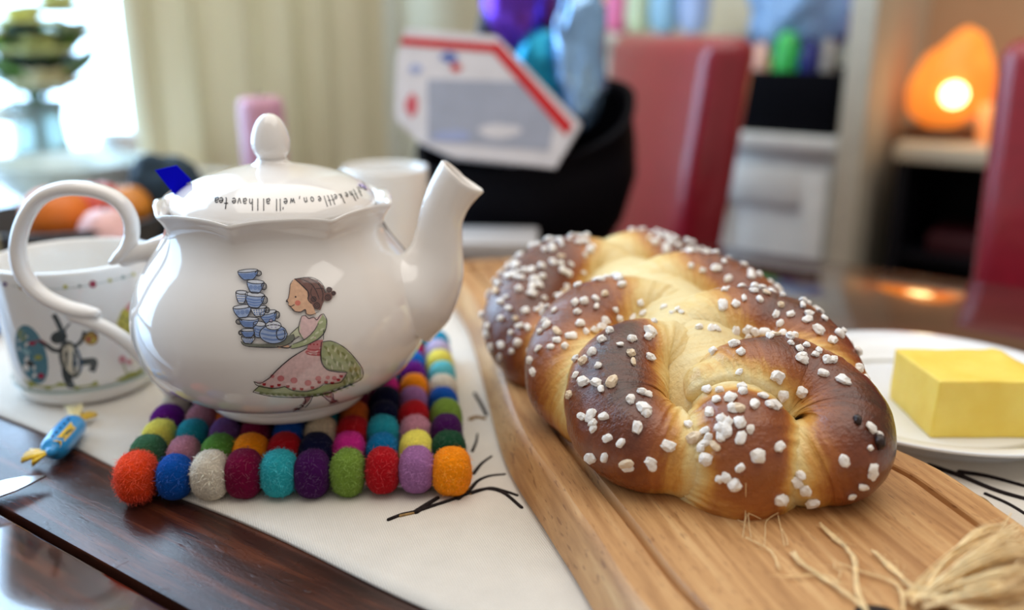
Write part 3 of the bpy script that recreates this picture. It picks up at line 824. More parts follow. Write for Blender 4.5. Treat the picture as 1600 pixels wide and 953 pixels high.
for j in range(10):
    for i in range(10):
        me = BM_HI[(i * 5 + j * 3) % 6] if j < 3 else BM_LO[(i * 2 + j * 3) % 5]
        o = bpy.data.objects.new('felt_ball', me); COL.objects.link(o); o.parent = tv
        c = A0 + AX * i + AY * j + Vector((random.uniform(-1, 1) * 0.0007, random.uniform(-1, 1) * 0.0008, 0.0150 + random.uniform(-.0004, .0002)))
        if i == 0: c.x -= 0.0010 if j else 0.0022
        if i == 9: c.x += 0.0008
        sc = random.uniform(0.96, 1.05)
        if (i, j) in ((0, 0), (9, 0)): sc = 1.10
        o.location = c - (A0 + AX * 4.5 + AY * 4.5)
        if j == 0: o.location.z += random.uniform(-0.0005, 0.0006)
        o.rotation_euler = (0, 0, random.choice((0, PI)) + math.atan2(AX.y, AX.x))
        o.scale = (sc * random.uniform(0.97, 1.03), sc, min(sc, 1.03) * random.uniform(0.97, 1.02))
        col = lin(PAL[ROWS[j][i]]); o.color = (*col, 1)
        # loose wool fibres standing off the surface
        cnt = 520 if j == 0 else (260 if j < 3 else 110)
        if i in (0, 9): cnt = int(cnt * 1.3)
        if 2 < j and 2 < i < 7: cnt = 40
        fuzz = {'O': 1.6, 'T': 1.4, 'G': 1.3, 'm': 1.5, 'C': 1.2, 'D': 1.4, 'g': 1.3}.get(ROWS[j][i], 0.8)
        for _ in range(int(cnt * fuzz)):
            d = Vector((random.gauss(0, 1), random.gauss(0, 1), random.gauss(0, 1))).normalized()
            if d.z < -0.7 and not (i == 0 and j == 0): continue
            r = 1.0
            pw = 2.45; q = 1 / (abs(d.x) ** pw + abs(d.y) ** pw + abs(d.z) ** pw) ** (1 / pw)
            p0 = o.location + Vector((d.x * q * 0.0101 * o.scale.x, d.y * q * 0.0120 * o.scale.y, d.z * q * 0.0133 * o.scale.z))
            tg = d.cross(Vector((random.gauss(0, 1), random.gauss(0, 1), random.gauss(0, 1)))).normalized()
            ln = random.uniform(0.0014, 0.0042) * (1.35 if (i, j) == (0, 0) else 1)
            lift = random.uniform(0.15, 0.75)
            p1 = p0 + (tg * (1 - lift) + d * lift) * ln * 0.55
            p2 = p1 + (tg * 1.2 + d * random.uniform(-0.5, 0.4)) * ln * 0.6
            sd = tg.cross(d).normalized() * 0.00010
            b = len(fz_v)
            fz_v += [p0 - sd, p0 + sd, p1 - sd, p1 + sd, p2]
            fz_f += [(b, b + 1, b + 3, b + 2), (b + 2, b + 3, b + 4)]
            k = random.uniform(1.0, 1.8); cc = tuple(min(1, x * k + 0.06) for x in col)
            fz_c += [cc] * 5
fz = raw_obj('felt_fuzz', fz_v, fz_f, m_attr('wool_fibre'), tv, kind='stuff', smooth=False)
ca = fz.data.color_attributes.new('col', 'FLOAT_COLOR', 'POINT')
ca.data.foreach_set('color', np.array([(*c, 1) for c in fz_c], np.float32).ravel())

# ================================================================== printed pictures: flat shapes laid on a glazed surface
def bvh_of(objs):
    V, F = [], []
    for o in objs:
        b = len(V); M = o.matrix_basis.copy(); q_ = o.parent
        while q_ is not None: M = q_.matrix_basis @ M; q_ = q_.parent
        V += [M @ v.co for v in o.data.vertices]; F += [[b + i for i in p.vertices] for p in o.data.polygons]
    return BVHTree.FromPolygons(V, F)
EYE = Vector((0, 0, TT + CAMH))
class Decal:
    """flat print: outlines measured on the photograph, laid down on the pot itself"""
    def __init__(s, bvh): s.bvh = bvh; s.V = []; s.F = []; s.mi = []; s.mats = []; s.k = 0
    def hit(s, x, y, off):
        d = (aty(x, y, 1.0) - EYE).normalized()
        p, n, i, t_ = s.bvh.ray_cast(EYE, d)
        if p is None: return None
        if n.dot(d) > 0: n = -n
        return p + n * off
    def mat(s, m):
        if m not in s.mats: s.mats.append(m)
        return s.mats.index(m)
    def tri(s, pts, faces, m, off):
        b = len(s.V); P = [s.hit(x, y, off) for x, y in pts]
        ok = [p is not None for p in P]
        s.V += [p if p is not None else Vector((0, 0, 0)) for p in P]
        mi = s.mat(m)
        for f in faces:
            if all(ok[i] for i in f): s.F.append([b + i for i in f]); s.mi.append(mi)
    def fill(s, poly, m, step=9):
        s.k += 1
        P = [Vector(p) for p in poly]
        xs = [p[0] for p in poly]; ys = [p[1] for p in poly]
        extra = []
        x = min(xs)
        def inside(x, y):
            c = False; j = len(poly) - 1
            for i in range(len(poly)):
                xi, yi = poly[i]; xj, yj = poly[j]
                if (yi > y) != (yj > y) and x < (xj - xi) * (y - yi) / (yj - yi) + xi: c = not c
                j = i
            return c
        while x < max(xs):
            y = min(ys)
            while y < max(ys):
                if inside(x, y): extra.append(Vector((x, y)))
                y += step
            x += step
        n0 = len(P)
        r = delaunay_2d_cdt(P + extra, [], [list(range(n0))], 1, 1e-4)
        s.tri([tuple(v) for v in r[0]], [tuple(f) for f in r[2]], m, 0.00012 + 0.000008 * s.k)
    def ell(s, cx, cy, rx, ry, m, rot=0.0, n=22, step=9):
        c, q = math.cos(rot), math.sin(rot)
        s.fill([(cx + rx * math.cos(a) * c - ry * math.sin(a) * q, cy + rx * math.cos(a) * q + ry * math.sin(a) * c) for a in [2 * PI * i / n for i in range(n)]], m, step)
    def stroke(s, pts, wd, m, smooth=True, taper=0.0, lift=0.0):
        s.k += 0.2
        P = catmull([(x, y, 0) for x, y in pts], max(2, int(len(pts) * 5)))[:, :2] if smooth and len(pts) > 2 else np.array(pts, float)
        if len(P) == 2: P = np.array([P[0] + (P[1] - P[0]) * f for f in np.linspace(0, 1, 5)])
        T = np.gradient(P, axis=0); T /= np.linalg.norm(T, axis=1)[:, None] + 1e-9
        Nn = np.stack([-T[:, 1], T[:, 0]], 1)
        out, f = [], []
        for i in range(len(P)):
            u = i / (len(P) - 1); w_ = wd * 0.5 * (1 - taper * abs(2 * u - 1) ** 2)
            out += [tuple(P[i] - Nn[i] * w_), tuple(P[i] + Nn[i] * w_)]
            if i: b = 2 * i; f.append((b - 2, b - 1, b + 1, b))
        s.tri(out, f, m, 0.00014 + 0.000008 * s.k + lift)
    def ring(s, cx, cy, rx, ry, wd, m, a0=0, a1=2 * PI, rot=0.0):
        c, q = math.cos(rot), math.sin(rot)
        s.stroke([(cx + rx * math.cos(a) * c - ry * math.sin(a) * q, cy + rx * math.cos(a) * q + ry * math.sin(a) * c) for a in np.linspace(a0, a1, 10)], wd, m)
    def build(s, name, parent, label=None):
        inv = Matrix.Identity(4); q_ = parent
        while q_ is not None: inv = inv @ (Matrix.Translation(q_.location) @ q_.rotation_euler.to_matrix().to_4x4()).inverted(); q_ = q_.parent
        o = raw_obj(name, [inv @ v for v in s.V], s.F, s.mats, parent, label=label, smooth=False)
        o.data.polygons.foreach_set('material_index', s.mi)
        return o
def ink(name, c): return plain('print_' + name, c, 0.12, 0.5, var=0.10, scale=500, coat=0.4)

# ================================================================== teapot
M_china = plain('white_china', (236, 232, 228), 0.07, 0.55, var=0.015, coat=0.6)
TPX, TPY = -0.1445, 0.560
tp = thing('teapot', 'round white china teapot printed with a girl carrying stacked teacups, on the felt trivet', 'teapot', None, (TPX, TPY, TT))
A_CUSP = math.radians(-96)
def scallop(r, z, a):
    k = min(max((z - 0.128) / 0.026, 0), 1); k = k * k * (3 - 2 * k)
    c = 1 - abs(math.sin(4 * (a - A_CUSP)))
    c = c ** 1.5
    return r * (1 + 0.042 * k * (c - 0.25)), z - 0.0026 * k * (c - 0.25) * (1 if z > 0.145 else 0.3)
prof = [(0.0, 0.0285), (0.040, 0.0285), (0.0465, 0.0278), (0.0490, 0.0292), (0.0494, 0.0315), (0.0475, 0.0345), (0.0462, 0.0360), (0.0478, 0.0372), (0.0560, 0.0390), (0.0660, 0.0430), (0.0752, 0.0490),
        (0.0826, 0.0570), (0.0876, 0.0665), (0.0902, 0.0770), (0.0907, 0.0860), (0.0896, 0.0950), (0.0872, 0.1035), (0.0834, 0.1120), (0.0782, 0.1205), (0.0730, 0.1275), (0.0686, 0.1340),
        (0.0658, 0.1400), (0.0650, 0.1445), (0.0662, 0.1490), (0.0684, 0.1530), (0.0704, 0.1555), (0.0708, 0.1566), (0.0700, 0.1574), (0.0682, 0.1566), (0.0655, 0.1535), (0.0625, 0.1490), (0.0612, 0.1440), (0.060, 0.1380), (0.0, 0.1375)]
P2 = catmull([(r, z, 0) for r, z in prof], 110)
P2[0, 0] = 0; P2[-1, 0] = 0
tb_body = bm_obj('body', lathe([(max(0, r), z) for r, z, _ in P2], 160, fn=scallop), M_china, tp)
def tpath(rows):   # rows px, py, radius -> local points in the pot's plane
    out = []
    for r in rows:
        p = aty(r[0], r[1], TPY + (r[3] if len(r) > 3 else 0)) - tp.location
        out.append((p.x, p.y, p.z, r[2]))
    return out
# spout
sp = catmull(tpath([(628, 462, 0.034), (652, 446, 0.030), (672, 424, 0.0225), (682, 396, 0.0172), (686, 366, 0.0146), (690, 336, 0.0132), (698, 308, 0.0124), (708, 288, 0.0120), (716, 275, 0.0118)]), 40)
v, f, _ = tube_pts(sp, 40, cap=False)
v = v.reshape(40, 40, 3)
# slant the mouth so it opens up and to the right with a small pouring lip
for i in range(26, 40):
    k = ((i - 25) / 14.0) ** 1.6
    ce = sp[i, :3]
    for j in range(40):
        d = v[i, j] - ce
        v[i, j, 2] += -0.30 * d[0] * k + (0.0)
        if d[0] > 0: v[i, j, 0] += 0.008 * k * (max(0, d[0]) / 0.012) ** 2; v[i, j, 2] -= 0.0005 * k
v = v.reshape(-1, 3)
bm = bmesh.new(); bv = [bm.verts.new(p) for p in v]
for q in f[:-2]: bm.faces.new([bv[i] for i in q])
last = [bv[39 * 40 + j] for j in range(40)]
cen = sum((x.co for x in last), Vector()) / 40
ax = Vector(sp[39, :3] - sp[37, :3]).normalized()
ring1 = [bm.verts.new(x.co + ax * 0.0009 + (cen - x.co) * 0.07) for x in last]
ring2 = [bm.verts.new(x.co - ax * 0.001 + (cen - x.co) * 0.18) for x in last]
ring3 = [bm.verts.new(x.co - ax * 0.020 + (cen - x.co) * 0.30) for x in last]
for A, B in ((last, ring1), (ring1, ring2), (ring2, ring3)):
    for j in range(40): bm.faces.new((A[j], A[(j + 1) % 40], B[(j + 1) % 40], B[j]))
bm.faces.new(ring3)
bm_obj('spout', bm, M_china, tp)
# handle: upper stub, big scrolled loop, lower arm
hd = tube_obj('handle', tpath([(176, 409, 0.0026, -.002), (185, 403, 0.0046, -.002), (199, 388, 0.0054, -.001), (206, 364, 0.0056), (203, 340, 0.0056), (190, 318, 0.0056), (166, 303, 0.0056), (132, 295, 0.0056), (94, 296, 0.0056), (62, 310, 0.0056), (40, 340, 0.0056),
                                     (29, 376, 0.0057), (30, 410, 0.0058), (44, 440, 0.0058), (70, 464, 0.0057), (104, 480, 0.0056), (132, 487, 0.0054), (147, 489, 0.0040, -.001)]), M_china, tp, m=22, n=110, squash=(1.12, 0.82))
tube_obj('handle_stub', tpath([(196, 402, 0.0058), (212, 397, 0.0058), (232, 393, 0.0066), (252, 390, 0.0086), (270, 388, 0.011)]), M_china, hd, m=22, n=24)
tube_obj('handle_arm', tpath([(103, 489, 0.0022), (112, 494, 0.0040), (135, 500, 0.0050), (166, 513, 0.0050), (196, 532, 0.0051), (222, 556, 0.0053), (246, 583, 0.0060), (268, 604, 0.0072)]), M_china, hd, m=22, n=40, squash=(1.0, 0.9))
# lid
lprof = [(0.0, 0.1510), (0.0595, 0.1515), (0.0612, 0.1530), (0.0614, 0.1548), (0.0602, 0.1580), (0.0568, 0.1620), (0.0500, 0.1668), (0.0400, 0.1712), (0.0280, 0.1745), (0.0180, 0.1766), (0.0118, 0.1782), (0.0094, 0.1798), (0.0086, 0.1815)]
P3 = catmull([(r, z, 0) for r, z in lprof], 60); P3[0, 0] = 0
ld = bm_obj('lid', lathe([(max(0, r), z) for r, z, _ in P3], 120), M_china, tp)
kprof = [(0.0084, 0.1805), (0.0086, 0.1825), (0.0103, 0.1848), (0.0113, 0.1885), (0.0113, 0.1925), (0.0104, 0.1968), (0.0088, 0.2010), (0.0064, 0.2046), (0.0034, 0.2070), (0.0, 0.2079)]
P4 = catmull([(r, z, 0) for r, z in kprof], 36); P4[-1, 0] = 0
bm_obj('knob', lathe([(max(0, r), z) for r, z, _ in P4], 48), M_china, ld)
vt = raw_obj('vent_hole', *(lambda: (lambda c, n_: ([c + n_ * 0.0003 + Vector((0.0016 * math.cos(a), 0.0016 * math.sin(a), 0)) for a in [2 * PI * k / 12 for k in range(12)]], [tuple(range(12))]))(Vector((-0.047, -0.012, 0.1678)), Vector((-.5, -.2, .8))))(), plain('vent_dark', (90, 84, 80), 0.6), ld)

# the lid's lettering, running round the rim and read from the far side
M_ink = ink('ink', (30, 28, 36))
LD = Decal(bvh_of([ld]))
cir = [(0.40 + 0.34 * math.cos(a), 0.5 + 0.48 * math.sin(a)) for a in np.linspace(0, 2 * PI, 11)]
GL = {'a': [[(.68, .58), (.32, .56), (.10, .28), (.30, .0), (.66, .2)], [(.14, .88), (.42, 1.05), (.70, .80), (.72, .0)]], 'e': [[(.1, .55), (.72, .6), (.62, .92), (.38, 1), (.12, .75), (.1, .35), (.35, .02), (.72, .14)]],
      't': [[(.36, 2.3), (.30, .2), (.52, .0)], [(-.08, 1.1), (.72, 1.1)]], 'h': [[(.1, 2.5), (.1, 0)], [(.1, .6), (.38, 1), (.64, .8), (.66, 0)]], 'l': [[(.3, 2.5), (.3, 0)]], 'v': [[(.05, 1), (.36, 0), (.7, 1)]],
      'w': [[(0, 1), (.22, 0)], [(.22, 0), (.46, .85)], [(.46, .85), (.70, 0)], [(.70, 0), (.95, 1)]], 'n': [[(.1, 1), (.1, 0)], [(.1, .6), (.38, 1), (.64, .8), (.66, 0)]], 'o': [cir], 'k': [[(.1, 2.4), (.1, 0)], [(.62, 1), (.1, .42)], [(.22, .52), (.68, 0)]],
      'u': [[(.1, 1), (.14, .2), (.4, 0), (.64, .3)], [(.66, 1), (.66, 0)]], 'P': [[(.1, 2.0), (.1, 0)], [(.1, 1.9), (.6, 1.8), (.66, 1.3), (.1, .95)]], '.': [[(.3, .02), (.36, .1)]], ',': [[(.35, .2), (.3, -.1), (.15, -.4)]], "'": [[(.35, 2.3), (.25, 1.8)]]}
TXT = [('.', 76, 366), ('a', 105, 366), ('e', 140, 368), ('t', 178, 370), ('e', 245, 372), ('v', 287, 374), ('a', 336, 374), ('h', 385, 376), ('l', 438, 376), ('l', 487, 376), ('a', 530, 376), ('l', 594, 378), ('l', 624, 378), ("'", 645, 376),
       ('e', 672, 376), ('w', 730, 374), (',', 785, 372), ('n', 835, 366), ('o', 890, 362), ('e', 950, 358), ('l', 990, 354), ('t', 1022, 352), ('t', 1052, 348), ('e', 1082, 342), ('k', 1122, 336), ('e', 1172, 326), ('h', 1208, 314), ('t', 1236, 302),
       ('t', 1268, 282), ('u', 1288, 262), ('P', 1306, 240)]
for ch, X, Y in TXT:
    px, py = 320 + X * 0.1875, 240 + Y * 0.1875
    k = min(max((X - 600) / 600, 0), 1)
    W = 7.8 - 3.0 * k; H_ = 7.6 - 1.4 * k
    tl_ = -0.22 * max(0, 1 - X / 260) + 0.50 * k
    for stx in GL[ch]:
        LD.stroke([(px - (gx - .4) * W + gy * H_ * tl_, py + gy * H_ - k * 0.4 * (gx - .4) * W * -0.6) for gx, gy in stx], 1.55 - 0.5 * k, M_ink, lift=0.0001)
LD.build('lettering', ld)
# ------------------------------------------------------------------ the printed girl with the teacups
def Z(p): return (340 + 0.27282 * p[0], 400 + 0.27282 * p[1])
D = Decal(bvh_of([tb_body]))
def Fl(poly, m): D.fill([Z(p) for p in poly], m, 8)
def St(pts, w_, m=None, sm=True, taper=0.3): D.stroke([Z(p) for p in pts], w_ * 0.2728, m or M_ink, sm, taper)
def El(cx, cy, rx, ry, m, rot=0.0): D.ell(*Z((cx, cy)), rx * 0.2728, ry * 0.2728, m, rot, 18)
def Ri(cx, cy, rx, ry, w_, m=None, a0=0, a1=2 * PI, rot=0.0): D.ring(*Z((cx, cy)), rx * 0.2728, ry * 0.2728, w_ * 0.2728, m or M_ink, a0, a1, rot)
I_skin = ink('skin', (212, 170, 140)); I_cheek = ink('cheek', (206, 116, 100)); I_hair = ink('hair', (112, 78, 72)); I_pink = ink('pink', (218, 186, 186))
I_rose = ink('rose', (196, 116, 120)); I_red = ink('red', (164, 46, 52)); I_green = ink('sage', (162, 172, 130)); I_olive = ink('olive', (126, 136, 88)); I_pale = ink('pale_sage', (198, 202, 172))
I_leg = ink('stocking', (168, 122, 122)); I_tray = ink('tray', (112, 116, 104)); I_cup = ink('cup', (206, 212, 224)); I_blue = ink('blue', (98, 126, 180)); I_mid = ink('mid_blue', (150, 170, 208)); I_lil = ink('lilac', (172, 164, 196))
Fl([(490, 798), (542, 795), (526, 826), (500, 850), (484, 846), (500, 820)], I_leg); Fl([(590, 784), (656, 774), (662, 818), (680, 834), (652, 832)], I_leg)
Fl([(428, 880), (480, 848), (498, 860), (470, 880)], I_hair); Fl([(636, 846), (660, 822), (692, 824), (670, 840)], I_hair)
Fl([(205, 770), (242, 738), (300, 748), (380, 742), (450, 765), (540, 765), (620, 735), (700, 718), (800, 690), (815, 690), (770, 728), (690, 757), (600, 785), (500, 800), (380, 800), (280, 790)], I_green)
Fl([(595, 490), (650, 485), (720, 520), (780, 580), (820, 640), (822, 690), (770, 722), (700, 738), (692, 715), (735, 662), (660, 655), (612, 640), (590, 580)], I_green)
rr = random.Random(4)
for (x, y) in [(620, 525), (640, 560), (610, 590), (660, 520), (690, 550), (670, 600), (640, 620), (720, 560), (740, 600), (700, 620), (770, 610), (760, 650), (790, 650), (770, 690), (735, 690), (800, 680), (725, 720)]:
    El(x, y, 15, 7, I_olive, rr.uniform(0.5, 1.6)); El(x + 14, y + 16, 5, 16, I_pale, rr.uniform(-0.3, 0.5))
for x in range(250, 780, 34):
    y = 776 + 18 * math.sin((x - 250) / 530 * PI) - (x - 480) * 0.03 if x < 640 else 776 - (x - 640) * 0.36
    El(x, y, 11, 6, I_olive, rr.uniform(-.5, .5)); El(x + 14, y + 6, 10, 4, I_pale, -0.3)
Fl([(510, 525), (592, 520), (590, 590), (620, 648), (700, 660), (738, 662), (712, 702), (690, 718), (640, 726), (600, 728), (560, 755), (500, 768), (430, 760), (384, 740), (340, 752), (270, 744), (212, 714), (262, 716), (300, 690), (340, 648), (420, 580)], I_pink)
Fl([(512, 488), (602, 478), (596, 520), (588, 572), (540, 566), (498, 552), (516, 516)], I_rose)
for yy in (528, 545, 558): St([(506, yy), (550, yy + 8), (586, yy + 4)], 4, I_red)
for x in (530, 550, 570): El(x, 505, 5, 5, I_red)
for (x, y, r) in ((362, 697, 20), (437, 708, 20), (517, 722, 20), (575, 697, 17), (629, 692, 13), (666, 695, 14), (314, 684, 12)): El(x, y, r, r * 0.85, I_rose)
for (x, y) in ((268, 730), (312, 742), (352, 734), (402, 742), (437, 755), (480, 757), (541, 748), (580, 718), (619, 718), (654, 722), (688, 704), (704, 684)): El(x - 4, y, 6, 8, I_red, -0.5); El(x + 4, y, 6, 8, I_red, 0.5)
Fl([(480, 345), (500, 342), (520, 352), (548, 352), (570, 352), (590, 332), (604, 336), (585, 400), (560, 470), (500, 482), (466, 432)], I_pink)
Fl([(470, 396), (440, 428), (410, 452), (404, 470), (466, 456), (488, 474)], I_pale)
Fl([(600, 335), (622, 370), (612, 430), (572, 474), (500, 510), (432, 526), (408, 520), (430, 505), (500, 474), (548, 430), (572, 380)], I_green)
for (x, y) in ((590, 380), (596, 420), (566, 440), (540, 466), (500, 488)): El(x, y, 13, 6, I_pale, -0.6)
Fl([(438, 136), (418, 165), (412, 210), (405, 245), (394, 258), (408, 270), (404, 284), (416, 296), (435, 306), (446, 322), (475, 322), (500, 308), (506, 335), (562, 336), (545, 290), (524, 250), (512, 200), (470, 150)], I_skin)
El(458, 271, 16, 15, I_cheek)
Fl([(436, 136), (470, 130), (520, 128), (570, 144), (602, 176), (616, 215), (606, 262), (586, 312), (550, 302), (534, 270), (516, 245), (512, 206), (480, 166)], I_hair)
El(628, 236, 26, 24, I_hair); El(636, 196, 18, 16, I_hair); El(660, 216, 15, 14, I_hair)
for (x, y, r) in ((636, 196, 12), (660, 216, 9), (628, 240, 15), (566, 286, 16), (548, 250, 14)): Ri(x, y, r, r, 4); Ri(x, y, r * .45, r * .45, 3)
St([(444, 138), (490, 180), (520, 215), (516, 250), (536, 275)], 6); St([(470, 132), (530, 160), (560, 200), (580, 250)], 4); St([(520, 130), (575, 165), (600, 215), (596, 262)], 4); St([(540, 180), (532, 220), (560, 262)], 3); St([(560, 190), (600, 190), (612, 214)], 3)
St([(438, 136), (520, 126), (572, 142), (604, 176), (618, 214)], 4)
El(446, 237, 5, 5, M_ink); St([(402, 282), (420, 290), (440, 280)], 4)
St([(430, 142), (416, 168), (411, 212), (404, 246), (394, 258), (408, 271)], 4); El(397, 262, 6, 5, M_ink); St([(412, 288), (424, 300), (440, 318), (475, 322), (500, 308), (506, 334)], 5)
St([(506, 330), (530, 340), (575, 322)], 3)
# outlines
St([(480, 345), (466, 390), (464, 430), (488, 475)], 4); St([(480, 345), (500, 342), (520, 358), (548, 352), (566, 366), (586, 340), (604, 332)], 4)
St([(604, 332), (622, 370), (612, 430), (572, 474), (500, 510), (432, 527), (408, 520)], 5); St([(575, 385), (548, 430), (500, 474), (430, 504)], 4); St([(605, 420), (603, 478)], 4); St([(462, 404), (412, 450)], 4); St([(468, 458), (420, 490)], 4)
St([(510, 525), (420, 580), (340, 648), (300, 690), (264, 714)], 6); St([(592, 490), (588, 560), (596, 610), (625, 645), (680, 658), (738, 660)], 6); St([(738, 660), (712, 704), (690, 720), (640, 724), (604, 726)], 4)
St([(210, 712), (230, 734), (300, 750), (350, 748), (384, 740)], 5); St([(384, 740), (430, 762), (500, 768), (560, 755), (604, 726)], 5); St([(210, 712), (240, 722), (266, 714)], 4); St([(240, 738), (204, 770)], 4)
St([(204, 770), (280, 790), (380, 800), (500, 799), (600, 784), (690, 756), (770, 722), (822, 690), (822, 640), (780, 580), (720, 520), (650, 486), (596, 490)], 5)
St([(494, 800), (502, 824), (482, 850), (430, 880)], 5); St([(542, 795), (526, 828), (498, 858)], 5); St([(592, 786), (640, 824), (660, 830)], 5); St([(656, 776), (664, 816), (690, 826)], 5)
# tray and crockery
Fl([(138, 488), (200, 500), (300, 502), (400, 455), (432, 446), (438, 474), (402, 504), (330, 520), (200, 518), (150, 505)], I_tray)
St([(138, 486), (150, 506), (200, 518), (330, 521), (404, 504), (438, 474), (434, 446)], 5); Fl([(335, 514), (405, 508), (420, 524), (350, 526)], I_skin); St([(340, 516), (400, 524), (422, 512)], 7)
def cup(cx, cy, w_, h, rot, style, hand=1):
    c, q = math.cos(rot), math.sin(rot)
    def R(x, y): return (cx + x * c - y * q, cy + x * q + y * c)
    w2, h2 = w_ / 2, h / 2
    out = [R(-w2, -h2 * .7), R(-w2 * .9, -h2 * .05), R(-w2 * .62, h2 * .7), R(-w2 * .4, h2), R(w2 * .4, h2), R(w2 * .62, h2 * .7), R(w2 * .9, -h2 * .05), R(w2, -h2 * .7), R(w2 * .5, -h2), R(-w2 * .5, -h2)]
    if hand:
        a = R(hand * w2 * 0.98, -h2 * .05); Ri(a[0], a[1], w2 * .30, h2 * .5, 6); Ri(a[0], a[1], w2 * .16, h2 * .3, 3)
    Fl(out, I_mid if style != 2 else I_cup)
    a = R(0, -h2 * .7); El(a[0], a[1], w2 * .98, h2 * .3, I_cup, rot)
    if style == 0:
        for t_ in (-.12, .22, .56): St([R(-w2 * (.88 - .3 * max(t_, 0)), h2 * t_), R(0, h2 * (t_ + .18)), R(w2 * (.88 - .3 * max(t_, 0)), h2 * t_)], 9, I_blue)
    elif style == 1:
        for x in (-.5, 0, .5): a = R(w2 * x, h2 * .2); Ri(a[0], a[1], 9, 9, 4, I_blue); El(a[0], a[1], 4, 4, I_blue)
    else:
        for x in (-.6, -.3, 0, .3, .6):
            for y in (-.1, .3, .65): a = R(w2 * x * (1 - .2 * y), h2 * y); El(a[0], a[1], 4, 4, I_blue)
    Ri(*R(0, -h2 * .7), w2 * .98, h2 * .3, 4, None, 0, 2 * PI, rot)
    St([R(-w2, -h2 * .7), R(-w2 * .9, -h2 * .05), R(-w2 * .62, h2 * .7), R(-w2 * .4, h2), R(0, h2 * 1.03), R(w2 * .4, h2), R(w2 * .62, h2 * .7), R(w2 * .9, -h2 * .05), R(w2, -h2 * .7)], 5)
cup(178, 476, 78, 44, 0.05, 2, 0); cup(178, 440, 82, 48, 0.0, 0, -1); cup(182, 380, 112, 58, 0.03, 0, -1); cup(240, 420, 70, 90, 0.1, 0, 0); cup(296, 350, 96, 74, -0.2, 0, 1)
cup(240, 316, 92, 60, -0.05, 2, 1); cup(147, 318, 104, 70, -0.12, 1, 0); cup(142, 238, 66, 72, 0.05, 2, 0); cup(216, 255, 112, 86, 0.08, 0, 1); cup(220, 180, 98, 74, 0.06, 1, 1); cup(180, 112, 116, 60, -0.08, 0, 1)
El(322, 446, 78, 52, I_mid)
for t_ in (-28, -4, 20): St([(250 + abs(t_) * .5, 446 + t_), (322, 458 + t_), (394 - abs(t_) * .5, 446 + t_)], 11, I_blue)
Ri(322, 446, 78, 52, 5); El(322, 398, 44, 24, I_cup); Ri(322, 398, 44, 24, 4); El(308, 372, 10, 9, I_lil); Ri(308, 372, 10, 9, 3); Ri(362, 448, 24, 30, 6, None, 0.2, PI - 0.2); St([(338, 452), (340, 428), (352, 424)], 6); St([(386, 452), (384, 428), (374, 424)], 6)
for (x, y) in ((300, 396), (322, 392), (344, 398), (312, 408), (334, 408)): El(x, y, 4, 4, I_lil)
D.build('printed_picture', tp, 'printed girl in a green dress and pink apron carrying a tray of stacked blue cups')

# ------------------------------------------------------------------ tea bag tag hanging out under the lid
tg = thing('tea_bag_tag', 'small bright blue paper tea bag tag sticking out beside the teapot lid', 'tag', None, aty(270, 285, 0.553))
P_ = [aty(x, y, 0.553 + dy) - tg.location for x, y, dy in ((242, 266, -.004), (276, 258, 0), (299, 281, .002), (274, 306, -.002))]
nn = (P_[1] - P_[0]).cross(P_[3] - P_[0]).normalized() * 0.0006
bm = bmesh.new()
A = [bm.verts.new(p + nn) for p in P_]; B = [bm.verts.new(p - nn) for p in P_]
bm.faces.new(A); bm.faces.new(B[::-1])
for i in range(4): j = (i + 1) % 4; bm.faces.new((A[i], B[i], B[j], A[j]))
bm_obj('paper_tag', bm, plain('royal_blue_paper', (2, 2, 196), 0.9, 0.1), tg, smooth=False)
tube_obj('string', [(*(aty(a, b, 0.552) - tg.location), 0.0004) for a, b in ((270, 296), (262, 302), (256, 309), (262, 322))], plain('tea_string', (220, 214, 200), 0.8), tg, m=6, n=16)

# ================================================================== hare cup
cu = thing('cup', 'large white cup printed with a dancing hare and painted eggs, behind the teapot handle', 'cup', None, (-0.314, 0.643, TT + RZ))
cpf = [(0, 0.0), (0.036, 0.0), (0.042, 0.001), (0.0455, 0.004), (0.0475, 0.009), (0.0488, 0.016), (0.0500, 0.03), (0.0520, 0.06), (0.0538, 0.088), (0.0548, 0.0975), (0.0546, 0.0995), (0.0532, 0.0998), (0.0520, 0.0985), (0.0508, 0.088), (0.0488, 0.05), (0.0465, 0.018), (0.042, 0.009), (0.03, 0.007), (0, 0.0068)]
cb = bm_obj('body', lathe(cpf, 96), M_glaze, cu)
bm = lathe([(0.0500, 0.0125), (0.0494, 0.0132), (0.0496, 0.0148), (0.0501, 0.0152)], 96, close_top=False, close_bot=False); bm_obj('base_line', bm, plain('grey_green_line', (176, 190, 184), 0.2), cu)
CD = Decal(bvh_of([cb]))
def C(p): return (0.31477 * p[0], 360 + 0.31477 * p[1])
def cF(poly, m): CD.fill([C(p) for p in poly], m, 12)
def cE(cx, cy, rx, ry, m, rot=0.0): CD.ell(*C((cx, cy)), rx * .31477, ry * .31477, m, rot, 20, 12)
def cS(pts, w_, m): CD.stroke([C(p) for p in pts], w_ * .31477, m)
h_dk = ink('hare_grey', (66, 74, 76)); h_cr = ink('hare_cream', (214, 206, 186)); e_bl = ink('egg_blue', (84, 132, 148)); g_gr = ink('grass', (158, 162, 84)); e_ye = ink('egg_yellow', (196, 190, 92))
e_pk = ink('egg_pink', (216, 156, 160)); d_rd = ink('garland_red', (160, 36, 70)); d_gy = ink('garland_grey', (150, 166, 160)); b_gd = ink('basket_gold', (168, 130, 58)); e_ol = ink('egg_olive', (150, 158, 92)); d_vi = ink('garland_violet', (96, 74, 130))
cF([(118, 735), (160, 748), (300, 752), (480, 745), (490, 770), (380, 790), (240, 790), (150, 785)], g_gr)
